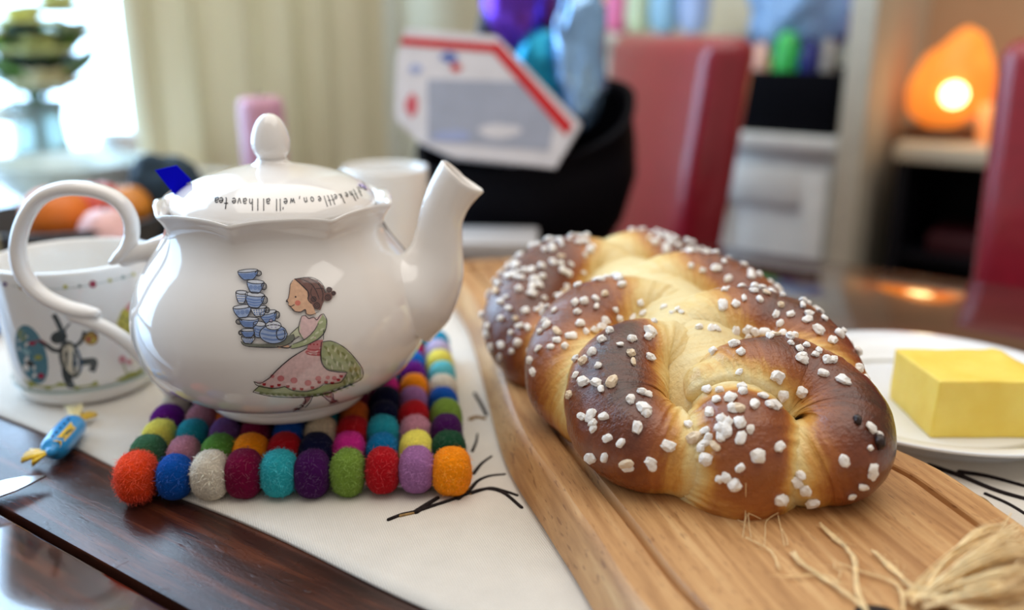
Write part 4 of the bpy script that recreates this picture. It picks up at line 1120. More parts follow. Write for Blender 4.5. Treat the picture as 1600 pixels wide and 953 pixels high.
cE(158, 615, 72, 152, e_bl, -0.30); cE(110, 520, 16, 30, e_ol, -0.3); cE(160, 560, 18, 10, d_rd); cE(190, 630, 20, 14, e_ol); cE(150, 660, 22, 14, h_dk, .3); cE(205, 722, 16, 14, d_rd); cE(130, 600, 24, 12, plain('print_pale_blue', (140, 180, 190), 0.15), 0.4)
cS([(325, 680), (330, 720), (352, 772)], 40, h_dk); cS([(395, 655), (440, 650), (468, 652), (456, 700)], 34, h_dk); cE(352, 770, 22, 14, h_dk)
cE(350, 640, 54, 96, h_dk, -0.25); cE(352, 640, 38, 78, h_cr, -0.25)
cS([(310, 595), (270, 595), (235, 572), (200, 548)], 20, h_dk); cS([(368, 578), (404, 548), (420, 500)], 18, h_dk); cS([(228, 560), (195, 546), (160, 560)], 6, d_rd)
cE(292, 530, 42, 32, h_dk, -0.3); cS([(266, 416), (285, 450), (310, 505)], 26, h_dk); cS([(318, 510), (330, 480), (348, 462)], 9, h_dk)
cE(452, 535, 36, 34, b_gd); cS([(420, 520), (452, 500), (486, 520)], 8, h_dk); cE(440, 540, 10, 9, d_rd); cE(465, 545, 9, 9, e_ye)
cF([(650, 350), (672, 430), (668, 530), (600, 500), (578, 460), (602, 400)], e_ye); cF([(650, 350), (664, 400), (640, 405), (618, 385)], e_pk)
for (x, y) in ((605, 430), (630, 445), (600, 470), (640, 490), (655, 460)): cE(x, y, 6, 6, h_dk)
cF([(570, 742), (640, 705), (705, 680), (712, 700), (660, 735), (610, 748)], g_gr); cE(606, 640, 18, 20, e_pk); cE(640, 652, 16, 12, e_pk); cS([(610, 655), (620, 690), (640, 720)], 6, e_ol)
for (x, y, r, m) in ((460, 266, 18, d_rd), (325, 280, 11, e_ye), (545, 248, 10, e_ye), (610, 232, 10, d_gy), (395, 276, 9, d_gy), (108, 282, 12, b_gd), (26, 266, 11, d_vi), (660, 218, 9, e_ye), (230, 290, 8, d_gy)): cE(x, y, r, r, m)
cS([(60, 274), (240, 290), (400, 278), (560, 246), (680, 214)], 3, d_gy)
CD.build('printed_picture', cu, 'printed grey hare dancing between a blue egg and a yellow egg')

# ================================================================== wrapped sweet
sw = thing('wrapped_sweet', 'blue wrapped sweet with yellow twisted ends on the dark table edge', 'sweet', None, at(98, 682, 0.0))
def swp(px, py, z): return at(px, py, z) - sw.location
SZ = 0.0095
a_, b_ = swp(82, 704, SZ), swp(117, 662, SZ)
ax = (b_ - a_).normalized()
body = [(*(a_ - ax * 0.001), 0.0035), (*(a_ + ax * 0.002), 0.0078), (*(a_.lerp(b_, .3)), 0.0088), (*(a_.lerp(b_, .7)), 0.0088), (*(b_ - ax * 0.002), 0.0078), (*(b_ + ax * 0.001), 0.0035)]
M_sblue = plain('sky_blue_wrapper', (36, 150, 218), 0.3, 0.5, coat=0.4, bump=0.5, scale=90)
M_syel = plain('yellow_wrapper', (242, 196, 40), 0.3, 0.5, coat=0.4, bump=0.4, scale=120, var=0.2)
M_swhite = plain('pale_wrapper', (240, 226, 170), 0.3, 0.5, coat=0.4)
sbody = tube_obj('wrapped_body', body, M_sblue, sw, m=28, n=26, squash=(1.0, 0.92))
def twist(base, tip, w_, mat, seed):
    r_ = random.Random(seed); vs, fs = [], []
    side = Vector((-(tip - base).y, (tip - base).x, 0)).normalized(); up = Vector((0, 0, 1))
    N1, N2 = 5, 17
    for i in range(N1):
        f = i / (N1 - 1); c = base.lerp(tip, f)
        for j in range(N2):
            g = j / (N2 - 1) - 0.5
            wv = w_ * (0.25 + 0.9 * f)
            vs.append(c + side * g * 2 * wv + up * (0.0022 * f * math.sin(j * 1.9 + seed) + 0.0006))
    for i in range(N1 - 1):
        for j in range(N2 - 1): a = i * N2 + j; fs.append((a, a + 1, a + N2 + 1, a + N2))
    o = raw_obj('twisted_end', vs, fs, mat, sw); md = o.modifiers.new('thickness', 'SOLIDIFY'); md.thickness = 0.0004
twist(a_ - ax * 0.001, swp(40, 714, 0.006), 0.0058, M_syel, 1); twist(a_ - ax * 0.001, swp(52, 722, 0.004), 0.0045, M_syel, 2)
twist(b_ + ax * 0.001, swp(116, 636, 0.012), 0.0052, M_swhite, 3); twist(b_ + ax * 0.001, swp(140, 648, 0.006), 0.0045, M_syel, 5)
SD = Decal(bvh_of([sbody]))
SD.fill([(83, 689), (111, 659), (119, 669), (94, 699)], M_syel, 6); SD.fill([(88, 690), (111, 666), (115, 671), (93, 695)], ink('dark_label', (70, 74, 40)), 6)
for k in range(5): SD.stroke([(80 + k * 6.2, 684 - k * 6.6), (84 + k * 6.2, 680 - k * 6.6)], 2.6, ink('navy', (16, 50, 110)), False, 0)
SD.build('wrapper_label', sw, 'yellow label with dark print')

# ================================================================== knife
kn = thing('table_knife', 'silver table knife whose blade tip enters at the left edge on the dark table', 'knife', None, at(30, 765, 0.0))
kd = Vector((-0.77, -0.64, 0)).normalized(); ks = Vector((kd.y, -kd.x, 0))
tip = at(72, 744, 0.0062) - kn.location
bl = [(0.0, 0.0, 0.0), (0.004, 0.0030, -0.0018), (0.010, 0.0066, -0.0050), (0.018, 0.0088, -0.0082), (0.03, 0.0098, -0.0104), (0.06, 0.0098, -0.0108), (0.085, 0.0088, -0.0090), (0.095, 0.005, -0.005)]
vs, fs = [], []
for (l, p, m_) in bl:
    for dz, k in ((0.0006, 1), (-0.0006, 1)):
        vs.append(tip + kd * l + ks * p + Vector((0, 0, dz))); vs.append(tip + kd * l + ks * m_ + Vector((0, 0, dz)))
for i in range(len(bl) - 1):
    a, b = 4 * i, 4 * i + 4
    fs += [(a, a + 1, b + 1, b), (a + 2, b + 2, b + 3, a + 3), (a, b, b + 2, a + 2), (a + 1, a + 3, b + 3, b + 1)]
fs += [(0, 2, 3, 1), tuple(4 * (len(bl) - 1) + q for q in (0, 1, 3, 2))]
M_steel = plain('polished_steel', (226, 228, 232), 0.12, 0.5, metal=1.0, var=0.02)
raw_obj('blade', vs, fs, M_steel, kn, smooth=False)
hp_ = [tip + kd * l for l in (0.092, 0.10, 0.12, 0.16, 0.195, 0.20)]
tube_obj('handle', [(p.x, p.y, 0.0066, r) for p, r in zip(hp_, (0.004, 0.0052, 0.006, 0.0064, 0.0064, 0.005))], M_steel, kn, m=16, n=30)
# ================================================================== bread board
BT = 0.0265
bd = thing('bread_board', 'thick pale wooden bread board with a carved groove under the braided loaf', 'board', None, (0.1, 0.5, TT + RZ), 0)
OUTL = [(0.110, 0.235), (0.078, 0.285), (0.0534, 0.333), (0.0365, 0.392), (0.0205, 0.447), (0.0080, 0.490), (0.0000, 0.532), (-0.0075, 0.590), (-0.019, 0.68), (-0.032, 0.765), (-0.050, 0.84), (-0.064, 0.895),
        (-0.040, 0.915), (0.03, 0.925), (0.10, 0.92), (0.128, 0.90), (0.138, 0.80), (0.146, 0.70), (0.156, 0.62), (0.172, 0.56), (0.196, 0.512), (0.216, 0.485), (0.2326, 0.4553), (0.2405, 0.425), (0.2467, 0.398), (0.2525, 0.372), (0.256, 0.345), (0.240, 0.300), (0.218, 0.255), (0.17, 0.225)]
oc = catmull([(x, y, 0) for x, y in OUTL + OUTL[:1]], 161)[:-1, :2]
def inset(P, d):
    T = np.roll(P, -1, 0) - np.roll(P, 1, 0); T /= np.linalg.norm(T, axis=1)[:, None]
    Nn = np.stack([-T[:, 1], T[:, 0]], 1)      # outline runs clockwise or not: decide by area
    ar = 0.5 * np.sum(P[:, 0] * np.roll(P[:, 1], -1) - np.roll(P[:, 0], -1) * P[:, 1])
    Q = P + Nn * d * (1 if ar > 0 else -1)
    return Q
bm = bmesh.new()
wob = np.array([0.0004 * noise.noise(Vector((x * 22, y * 22, 0))) for x, y in oc])
levels = [(-0.006, 0.0), (-0.008, 0.004), (-0.0045, 0.014), (-0.0012, BT - 0.0035), (0.0003, BT - 0.0012), (0.0022, BT), (0.0188, BT), (0.0196, BT - 0.0008), (0.0204, BT - 0.0044), (0.0226, BT - 0.0048), (0.0240, BT - 0.0008), (0.0248, BT)]
rings = []
for (d, z) in levels:
    Q = inset(oc, d)
    if d <= 0.0022: Q = Q + (Q - inset(oc, d + 0.001)) * (wob / 0.001)[:, None]
    rings.append([bm.verts.new((x - 0.1, y - 0.5, z)) for x, y in Q])
NB = len(oc)
for A, B in zip(rings, rings[1:]):
    for k in range(NB): bm.faces.new((A[k], A[(k + 1) % NB], B[(k + 1) % NB], B[k]))
f1 = bm.faces.new(rings[0]); f2 = bm.faces.new(rings[-1])
bmesh.ops.triangulate(bm, faces=[f1, f2])
bm_obj('slab', bm, m_board(), bd, angle=32)
# the dark hole the twine is tied through, and a few dark marks in the grain
bm = lathe([(0, 0), (0.006, 0.0), (0.0065, 0.0004), (0.0, 0.0006)], 20, Matrix.Translation(at(1366, 957, BT + RZ) - Vector((0.1, 0.5, TT + RZ)) + Vector((0, 0, 0.0001))) @ Matrix.Diagonal((1.25, .7, 1, 1)))
bm_obj('twine_hole', bm, plain('dark_hole', (30, 18, 14), 0.9), bd)

# ================================================================== braided loaf
BZ = TT + RZ + BT - 0.0005
DZ = BZ - TT - 0.025
STR = {
 'A': ([(.102, .490, .062, .017), (.086, .499, .070, .024), (.067, .493, .068, .0275), (.058, .474, .060, .0285), (.058, .455, .052, .0275), (.070, .440, .048, .0255), (.086, .432, .045, .021)]),
 'B': ([(.108, .460, .060, .012), (.112, .448, .059, .022), (.1145, .437, .054, .0295), (.1155, .431, .047, .0315), (.1155, .429, .040, .0305), (.1155, .430, .030, .0300), (.1155, .432, .020, .0280)]),
 'C': ([(.104, .456, .0735, .0135), (.114, .460, .0730, .0205), (.132, .463, .072, .0245), (.150, .467, .069, .0260), (.165, .456, .061, .0275), (.1685, .440, .053, .0280), (.163, .427, .048, .0260), (.150, .424, .043, .021)]),
 'E': ([(.110, .545, .074, .019), (.092, .560, .076, .024), (.070, .564, .0755, .028), (.050, .556, .070, .0295), (.040, .538, .060, .0300), (.038, .518, .051, .0295), (.046, .498, .044, .025)]),
 'F': ([(.098, .515, .074, .020), (.116, .527, .078, .025), (.138, .530, .078, .028), (.158, .523, .073, .0295), (.170, .507, .064, .0300), (.173, .489, .054, .0290), (.166, .470, .045, .025)]),
 'G': ([(.086, .655, .070, .022), (.068, .668, .075, .027), (.046, .668, .075, .0305), (.026, .655, .069, .0320), (.014, .634, .060, .0320), (.011, .612, .051, .0305), (.018, .590, .044, .027)]),
 'H': ([(.085, .596, .073, .021), (.102, .610, .078, .026), (.124, .615, .079, .0285), (.146, .607, .073, .0295), (.158, .590, .063, .0300), (.160, .570, .053, .0290), (.153, .552, .045, .025)]),
 'I': ([(.066, .690, .068, .020), (.084, .702, .074, .025), (.106, .705, .074, .028), (.127, .695, .068, .029), (.138, .677, .058, .029), (.139, .658, .050, .028), (.133, .640, .044, .024)]),
 'J': ([(.098, .700, .060, .022), (.070, .722, .055, .026), (.045, .722, .048, .022)]),
 'X': ([(.115, .452, .046, .026), (.108, .50, .050, .040), (.104, .55, .052, .044), (.090, .62, .052, .044), (.078, .68, .050, .038), (.070, .715, .045, .028)]),
}
LO = Vector((0.105, 0.55, BZ))
lf = thing('braided_loaf', 'brown braided sweet loaf strewn with white sugar nibs, on the wooden board', 'bread', None, LO)
M_crust_ = m_crust()
paths = {k: catmull(v, 30) for k, v in STR.items()}
for k in paths: paths[k][:, 2] += DZ + TT
def sdf(P, path):
    A, B = path[:-1], path[1:]
    best = np.full(len(P), 1e9)
    for a, b in zip(A, B):
        ab = b[:3] - a[:3]; L = ab @ ab + 1e-12
        t_ = np.clip(((P - a[:3]) @ ab) / L, 0, 1)
        d = np.linalg.norm(P - (a[:3] + t_[:, None] * ab), axis=1) - (a[3] + (b[3] - a[3]) * t_)
        best = np.minimum(best, d)
    return best
def smooth01(x, a, b):
    t_ = np.clip((x - a) / (b - a), 0, 1); return t_ * t_ * (3 - 2 * t_)
strands = []
for key in STR:
    pa = catmull(STR[key], 170 if key in 'ABC' else 90); pa[:, 2] += DZ + TT
    v, f, uv = tube_pts(pa, 56 if key in 'ABC' else 44, capn=9)
    # outward normals
    me0 = bpy.data.meshes.new('tmp'); me0.from_pydata([tuple(x) for x in v], [], f); me0.update()
    bm = bmesh.new(); bm.from_mesh(me0); bmesh.ops.recalc_face_normals(bm, faces=bm.faces); bm.to_mesh(me0); bm.free()
    nrm = np.array([x.normal[:] for x in me0.vertices])
    d = np.full(len(v), 1e9)
    for k2 in paths:
        if k2 == key: continue
        dd = sdf(v, paths[k2])
        if k2 == 'X': dd = dd + 0.006 + 0.030 * (1 - smooth01(v[:, 2] - BZ, 0.030, 0.055)) + (0.010 if key in 'ABC' else 0.0)
        d = np.minimum(d, dd)
    # strands fuse softly where they touch, lumpy dough elsewhere
    kk = 0.006
    h = np.clip(1 - np.abs(d) / kk, 0, 1) ** 2 * kk * 0.25
    lump = np.array([0.0011 * noise.noise(Vector(p) * 38) + 0.0005 * noise.noise(Vector(p) * 95) for p in v])
    ax_ = np.array([1 if 0 else 0] )
    fold = np.array([noise.noise(Vector((u * 300, w_ * 0.0, ord(key) % 7))) * 0.5 + noise.noise(Vector((u * 620, math.cos(w_ * 6.28) * .8, 3.3))) * 0.5 for u, w_ in uv]) * 0.0018 * (1 - smooth01(d, 0.003, 0.022))
    v2 = v + nrm * (h + lump + fold)[:, None]
    v2[:, 2] = np.maximum(v2[:, 2], BZ)
    # how much the crust has browned: pale late-opened seams, brown crowns
    yc = v2[:, 1]; xc = 0.1155 - 0.155 * (yc - 0.43)
    lat = np.abs(v2[:, 0] - xc)
    side = smooth01(lat, 0.004, 0.050)
    br = np.clip((d - 0.0005) / (0.012 if key == 'B' else 0.024), 0, 1) ** 0.75
    front = 1 - smooth01(yc, 0.44, 0.475)
    hh = v2[:, 2] - BZ
    up = np.clip(nrm[:, 2], 0, 1)
    if key == 'X': bake = 0.02 + 0.0 * br
    else:
        amt = np.maximum(0.22 + 0.78 * side, front)
        if key == 'C': amt = np.maximum(amt, 0.40 + 0.60 * smooth01(v2[:, 0], 0.098, 0.124))
        if key == 'A': amt = np.where(v2[:, 1] > 0.462, 0.10 + 0.90 * (1 - smooth01(v2[:, 0], 0.064, 0.092)), amt)
        if key == 'B': amt = np.full(len(v2), 0.80)
        bake = br * amt
        bake = bake * (0.90 + 0.22 * up) * (1 - 0.16 * (1 - smooth01(hh, 0.0, 0.018)))
        if key == 'C': bake += 0.30 * smooth01(v2[:, 0], 0.165, 0.198) * br
        if key == 'A': bake += 0.10 * smooth01(hh, 0.03, 0.06) * br
        if key in 'EH': bake *= 0.85
    bake = np.clip(bake * 0.78, 0, 1)
    loc = v2 - np.array(LO)
    o = raw_obj('strand' if key != 'X' else 'inner_dough', loc, f, M_crust_, lf)
    bm = bmesh.new(); bm.from_mesh(o.data); bmesh.ops.recalc_face_normals(bm, faces=bm.faces); bm.to_mesh(o.data); bm.free()
    at_ = o.data.attributes.new('bake', 'FLOAT', 'POINT'); at_.data.foreach_set('value', bake.astype(np.float32))
    ul = o.data.uv_layers.new(name='strand')
    li = np.array([l.vertex_index for l in o.data.loops])
    uvv = np.stack([uv[:, 0] + (ord(key) % 11) * 0.37, np.abs(uv[:, 1] - 0.5) * 2], 1)[li]
    ul.data.foreach_set('uv', uvv.astype(np.float32).ravel())
    strands.append((key, o, v2, nrm, d, bake))
LB = bvh_of([s[1] for s in strands])
# two burnt bubbles on the right side
M_burnt = plain('burnt_crust', (40, 22, 18), 0.4, 0.5, bump=0.5, scale=300)
for (px, py, r) in ((1340, 656, 0.0030), (1374, 690, 0.0042)):
    dr = (aty(px, py, 1.0) - EYE).normalized(); p, n_, i_, t_ = LB.ray_cast(EYE, dr)
    if p is None: p, n_ = Vector((0.193, 0.442, BZ + 0.04)), Vector((1, 0, 0))
    bm = bmesh.new(); bmesh.ops.create_icosphere(bm, subdivisions=3, radius=1)
    for v in bm.verts: v.co = p - LO + Vector((v.co.x * 0.7, v.co.y, v.co.z * 0.9)) * r * (1 + 0.3 * noise.noise(v.co * 2 + Vector((px, 0, 0)))) 
    bm_obj('burnt_bubble', bm, M_burnt, lf)

# pearl sugar
M_sugar = plain('pearl_sugar', (248, 244, 238), 0.5, 0.4, var=0.05, scale=300, bump=0.3)
M_sugar2 = plain('toasted_sugar', (236, 214, 184), 0.5, 0.4, var=0.10, scale=300, bump=0.3)
def nib(seed, mat):
    r_ = random.Random(seed)
    bm = bmesh.new(); bmesh.ops.create_icosphere(bm, subdivisions=2, radius=1)
    s = (r_.uniform(.85, 1.35), r_.uniform(.7, 1.0), r_.uniform(.6, .85))
    for v in bm.verts:
        q = v.co.copy(); k = 1 / (abs(q.x) ** 3 + abs(q.y) ** 3 + abs(q.z) ** 3) ** (1 / 3)
        n_ = 1 + 0.38 * noise.noise(q * 1.3 + Vector((seed * 7.7, 0, 0))) + 0.2 * noise.noise(q * 3 + Vector((0, seed * 3, 0)))
        v.co = Vector((q.x * s[0], q.y * s[1], q.z * s[2])) * (0.35 + 0.65 * k) * n_
    me = bpy.data.meshes.new('sugar_nib'); bm.to_mesh(me); bm.free(); me.materials.append(mat); return me
NIB = [nib(k, M_sugar) for k in range(10)]; NIBT = [nib(20 + k, M_sugar2) for k in range(3)]
rs = random.Random(11)
extra_v, extra_f = [], []
def put(p, n_, r, stuff=False):
    me = rs.choice(NIBT) if rs.random() < 0.08 else rs.choice(NIB)
    q = n_.to_track_quat('Z', 'Y') @ Quaternion((0, 0, 1), rs.uniform(0, 2 * PI))
    if stuff:
        M = Matrix.Translation(p - LO + n_ * r * 0.35) @ q.to_matrix().to_4x4() @ Matrix.Diagonal((r, r, r, 1))
        b = len(extra_v); extra_v.extend(M @ v.co for v in me.vertices); extra_f.extend([b + i for i in pl.vertices] for pl in me.polygons); return
    o = bpy.data.objects.new('sugar_nib', me); COL.objects.link(o); o.parent = lf
    o.location = p - LO + n_ * r * 0.35; o.rotation_mode = 'QUATERNION'; o.rotation_quaternion = q; o.scale = (r, r, r)
NL = [(163,182,1.1),(204,146,1.1),(258,140,1.1),(303,138,1.1),(347,120,1),(386,150,.8),(370,190,1.4),(363,207,1.1),(222,185,1),(193,218,1.2),(260,236,.8),(300,214,1),(312,212,.7),(300,268,1),(307,300,.8),(368,284,1.1),(157,265,1.1),(122,298,1.1),(130,288,.9),(97,287,.8),(180,315,1),(95,350,.8),(125,375,1.2),(172,378,1),(190,402,.9),(229,375,1.3),
(73,422,1),(340,414,1.1),(358,420,1),(298,441,1.2),(348,475,1.3),(357,492,1),(324,543,1.1),(122,503,1.1),(152,500,1.1),(200,503,1),(160,525,.9),(162,547,.8),(213,583,.9),(263,601,1),(151,654,1.3),(203,654,.9),(286,675,1.2),(288,690,1.1),(374,672,1.1),(377,684,1),(437,612,1.2),(112,663,.8),(423,97,.9),(452,116,.7),(475,106,.9),(490,114,.7),(333,80,.9),
(554,172,1.1),(597,177,1),(618,178,1),(642,88,1.2),(609,262,1.1),(686,236,1.3),(711,264,1),(737,209,1),(688,187,1.1),(735,180,.9),(762,188,1),(817,205,1),(842,200,.9),(704,340,.8),(843,352,1.2),(850,368,.9),(895,230,.7),(892,206,1.1),(912,205,1.1),(925,250,.9),(934,278,1.1),(936,290,1),(937,413,1.2),(985,274,.8),(999,258,.8),(1016,342,1),(1030,294,1.1),(1052,296,1),(1086,366,1.1),(1104,376,1),(953,238,.8),
(584,402,1.1),(632,408,1),(713,398,1.2),(716,410,1),(620,440,1),(672,436,1.3),(791,430,1),(865,426,1.2),(680,474,1.2),(698,474,1.1),(759,460,1.2),(815,460,1.1),(832,462,1.1),(593,488,1),(514,534,.9),(580,555,1.1),(538,582,1.2),(590,580,1),(578,602,1),(562,618,1),(615,612,.9),(640,514,1.2),(662,524,1.1),(635,546,1.2),(656,552,1.3),(706,527,1.4),(743,550,1),(635,578,1),(710,583,1.1),(580,660,1.4),(707,693,.9),
(770,650,1.5),(850,615,1.2),(655,728,1.2),(630,735,.9),(688,755,1.3),(852,808,1.4),(868,812,1.1),(918,748,1.1),(932,720,1),(950,775,1.3),(975,820,1.2),(1094,668,1.2),(1193,545,1),(1197,695,1.1),(1198,715,1),(1160,762,1.1),(1122,797,.9),(1222,570,.8),(210,780,.6),(1190,620,.6)]
cnt = 0
for (X, Y, s) in NL:
    px, py = 860 + 0.4196 * X, 440 + 0.4196 * Y
    dr = (aty(px, py, 1.0) - EYE).normalized()
    p, n_, i_, t_ = LB.ray_cast(EYE, dr)
    if p is None: continue
    if n_.dot(dr) > 0: n_ = -n_
    put(p, n_, 0.00238 * s * rs.uniform(0.9, 1.08)); cnt += 1
cand = []
for key, o, v2, nrm, d, bake in strands:
    if key in 'EFGHIJ':
        for p, n_, dd, b in zip(v2, nrm, d, bake):
            if dd > 0.006 and b > 0.30 and n_[2] > -0.15 and p[2] > BZ + 0.012:
                ww = (0.25 + b) * (1.6 if n_[2] > 0.45 else 0.8) * (1.5 if key in 'GI' else 1.0)
                cand.append((rs.random() ** (1 / ww), Vector(p), Vector(n_)))
cand.sort(key=lambda q: -q[0])
kept = []
for _, p, n_ in cand:
    if any((p - q).length < 0.0048 for q in kept): continue
    kept.append(p)
    if len(kept) > 330: break
    vis = (p - EYE).normalized().dot(n_) < 0.35
    put(p, n_, 0.0024 * rs.uniform(0.75, 1.25), stuff=(cnt >= 296 or not vis))
    if cnt < 296 and vis: cnt += 1
if extra_v:
    raw_obj('sugar_nibs', extra_v, extra_f, M_sugar, lf, kind='stuff')

# ================================================================== twine
M_jute = plain('jute_fibre', (236, 206, 152), 0.75, 0.3, var=0.18, scale=200, sheen=0.3)
tw = thing('twine_tassel', 'frayed jute twine tassel tied to the near corner of the bread board', 'twine', None, at(1500, 930, BT + RZ))
TL = tw.location.copy()
rt = random.Random(5)
def zt(p_): return BT + RZ
def fuzzy(pts, r, hairs, z=0.0016):
    """one loose strand of several hair-thin fibres along a measured line on the board"""
    V, F = [], []
    base = [at(x, y, BT + RZ + z + (q if len(pp) > 2 else 0)) - TL for pp in pts for (x, y, q) in [(pp[0], pp[1], pp[2] if len(pp) > 2 else 0)]]
    def add(ps, rr, m=5):
        n = len(ps) * 5
        pa = catmull([(*p, rr) for p in ps], n)
        v, f, _ = tube_pts(pa, m, capn=2); b = len(V); V.extend(v); F.extend([tuple(b + i for i in q) for q in f])
    for k in range(7):
        add([p + Vector((rt.gauss(0, r * .5), rt.gauss(0, r * .5), abs(rt.gauss(0, r * .4)))) for p in base], r * rt.uniform(.25, .42))
    for k in range(hairs):
        i = rt.randrange(len(base) - 1); p0 = base[i].lerp(base[i + 1], rt.random())
        dv = (base[i + 1] - base[i]).normalized() * rt.choice((-1, 1))
        p1 = p0 + dv * rt.uniform(.002, .005) + Vector((rt.gauss(0, .0016), rt.gauss(0, .0016), rt.uniform(0, .0015)))
        p2 = p1 + dv * rt.uniform(.0, .004) + Vector((rt.gauss(0, .0022), rt.gauss(0, .0022), rt.uniform(-.001, .0015)))
        add([p0, p1, p2], 0.00007, 4)
    return V, F
def z2(X, Y): return (1050 + X * 0.34375, 740 + Y * 0.34375)
for pts, r, hr in (([(545, 362), (600, 420), (690, 480), (760, 530), (850, 595), (900, 640)], 0.0011, 26), ([(672, 236), (740, 290), (800, 345), (828, 400), (838, 470), (850, 540), (885, 620)], 0.0012, 30),
                   ([(770, 415), (900, 458), (1000, 492), (1042, 545), (1046, 620)], 0.0008, 20), ([(916, 356), (1000, 430), (1080, 510), (1160, 575)], 0.0012, 26), ([(335, 290), (400, 322), (455, 358), (492, 435)], 0.0004, 8),
                   ([(510, 470), (600, 462), (700, 466), (760, 500)], 0.0004, 10), ([(735, 400), (740, 430), (765, 440), (760, 470)], 0.0003, 5)):
    V, F = fuzzy([z2(*p) for p in pts], r, hr); raw_obj('loose_strand', V, F, M_jute, tw)
V, F = [], []
for k in range(46):
    t0 = (k + rt.random()) / 46; e = rt.random()
    sx, sy = 1150 + rt.gauss(0, 30), 575 + rt.gauss(0, 22)
    # the clumps fan out from steep (up the right edge) to flat (towards the frame edge)
    fan = [(1540 + 90 * e, 240 + 70 * rt.random()), (1650, 320 + 90 * e), (1650, 430 + 110 * e), (1650, 560 + 110 * e)][min(3, int(t0 * 4))]
    ex, ey = fan[0] + rt.gauss(0, 16), fan[1] + rt.gauss(0, 16)
    zz = 0.002 + 0.026 * rt.random() ** 1.5
    bend = rt.gauss(0, 26)
    P_ = [(sx, sy, .001 + 0.25 * zz), (sx + (ex - sx) * .3, sy + (ey - sy) * (.36 if t0 > .5 else .44) + bend * .6, zz * .7), (sx + (ex - sx) * .66, sy + (ey - sy) * (.70 if t0 > .5 else .78) + bend, zz * 1.1), (ex, ey, zz * rt.uniform(.4, 1.3))]
    base = [at(*z2(a, b), BT + RZ + c) - TL for a, b, c in P_]
    for q_ in range(rt.choice((5, 7, 9))):
        sp_ = [rt.uniform(.0004, .0010), rt.uniform(.0008, .0018), rt.uniform(.0012, .0032)]
        off = [Vector((rt.gauss(0, 1), rt.gauss(0, 1), abs(rt.gauss(0, 1)))) for _ in range(2)]
        rows = []
        for i, p in enumerate(base):
            o_ = off[0].lerp(off[1], i / 3) * ((0.0005, *sp_)[i])
            rows.append((*(p + o_), rt.choice((0.00016, 0.00025, 0.0004, 0.0007)) * (1 if i < 3 else .4)))
        v, f, _ = tube_pts(catmull(rows, 15), 5, capn=2); b = len(V); V.extend(v); F.extend([tuple(b + i for i in q) for q in f])
raw_obj('fibre_bundle', V, F, M_jute, tw, kind='stuff')
# short fibres caught under the front of the loaf
hb = thing('twine_wisp', 'thin wisp of jute fibres caught at the front foot of the loaf', 'twine', None, at(1165, 815, BT + RZ))
for pts in ([(334, 40), (332, 180), (322, 288)], [(300, 210), (330, 220), (340, 180)], [(345, 175), (372, 186), (404, 206)], [(345, 180), (352, 240), (360, 290)], [(478, 172), (430, 214), (424, 270), (421, 330)], [(476, 180), (498, 262), (512, 330)], [(500, 250), (520, 290), (526, 326)]):
    rows = []
    for i, q in enumerate(pts):
        x, y = z2(*q); dr = (aty(x, y, 1.0) - EYE).normalized(); p, n_, _, t_ = LB.ray_cast(EYE, dr)
        pb = at(x, y, BT + RZ + 0.0008)
        if p is not None and (p - EYE).length < (pb - EYE).length: pb = p + n_ * 0.0008
        rows.append((*(pb - hb.location), 0.00020))
    tube_obj('fibre', rows, M_jute, hb, m=5, n=14)

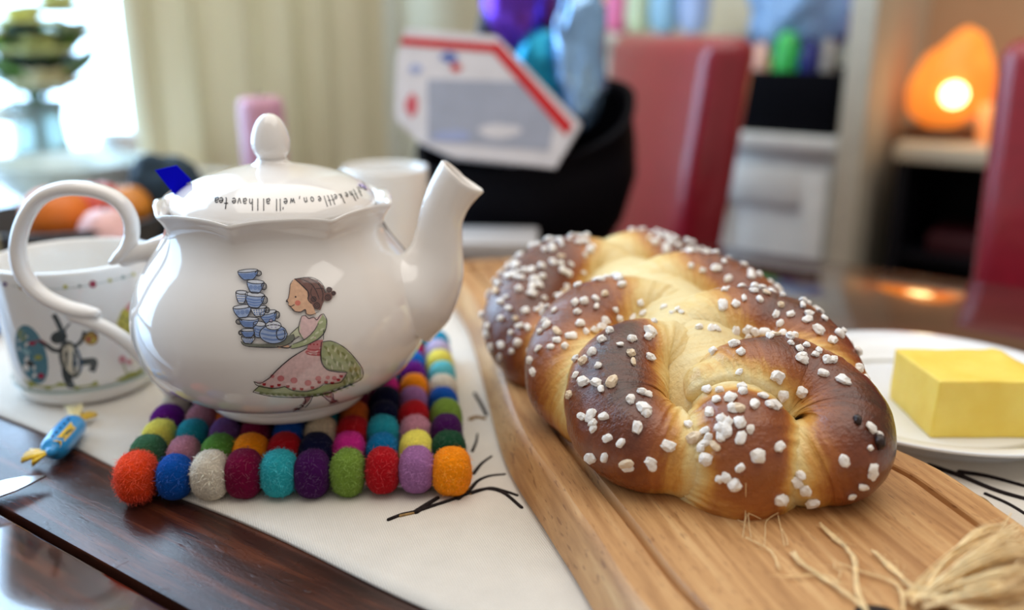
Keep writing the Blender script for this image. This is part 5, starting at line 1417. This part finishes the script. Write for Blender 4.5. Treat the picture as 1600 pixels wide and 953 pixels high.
# ================================================================== butter plate
PC = Vector((0.291, 0.598, TT + RZ))
pl = thing('plate', 'round white plate under the block of butter beside the board', 'plate', None, PC)
pp = [(0, 0.0), (0.078, 0.0), (0.081, 0.0012), (0.085, 0.0045), (0.093, 0.0105), (0.104, 0.0155), (0.1125, 0.0176), (0.1140, 0.0186), (0.1132, 0.0196), (0.1105, 0.0192), (0.100, 0.0172), (0.091, 0.0130), (0.085, 0.0085), (0.080, 0.0062), (0.072, 0.0058), (0, 0.0058)]
P5 = catmull([(r, z, 0) for r, z in pp], 70); P5[0, 0] = 0; P5[-1, 0] = 0
bm_obj('dish', lathe([(max(0, r), z) for r, z, _ in P5], 128), plain('white_plate_glaze', (236, 238, 240), 0.15, 0.5, var=0.01, coat=0.4), pl)
t = NT('butter')
t.l(t.ramp(t.noise(t.coords('Object'), 40, 3), [(0.3, lin((238, 204, 78))), (0.7, lin((247, 220, 104)))]), t.b.inputs['Base Color'])
t.set(Roughness=0.45); t.b.inputs['Subsurface Weight'].default_value = 0.25; t.b.inputs['Subsurface Radius'].default_value = (0.01, 0.006, 0.002); t.b.inputs['Subsurface Scale'].default_value = 0.5
t.bump(t.noise(t.coords('Object', (4, 40, 40)), 6, 3), 0.15, 0.002)
bz = RZ + 0.0056 + TT
bm = bmesh.new()
v = box(bm, 0, 1, 0, 1, 0, 1)
bmesh.ops.subdivide_edges(bm, edges=bm.edges, cuts=14, use_grid_fill=True)
for q in bm.verts:
    u, n_, h = q.co
    x = 0.2645 + 0.082 * u; y = 0.5375 + 0.066 * n_
    x += (0.5 - abs(u - 0.5)) * 0 + 0.0035 * h * (1 - u) * (1 - 0.6 * n_) - 0.003 * h * n_ * (1 - u)
    y += 0.0035 * h * (1 - n_) - 0.002 * h * n_
    z = 0.0375 * h
    # curl cut off the far top edge
    cut = math.exp(-((u - 1.08) / 0.16) ** 2) * max(0, (n_ - 0.10) / 0.90) * h
    z -= 0.012 * cut * (1 if u > 0.86 else 0)
    z += 0.003 * h * math.exp(-((u - 0.86) / 0.07) ** 2) * max(0, n_ - 0.4)
    k = Vector((x * 60, y * 60, z * 60))
    q.co = Vector((x + 0.0007 * noise.noise(k), y + 0.0007 * noise.noise(k + Vector((9, 0, 0))), bz + z + (0.0006 * noise.noise(k + Vector((0, 9, 0))) if h > 0.02 else 0)))
bt = bm_obj('butter_block', bm, t.m, angle=50)
md = bt.modifiers.new('soft_edges', 'BEVEL'); md.width = 0.0018; md.segments = 3; md.limit_method = 'ANGLE'; md.angle_limit = math.radians(45)
tag(bt, 'yellow block of butter with a scraped far edge, lying on the white plate', 'butter')
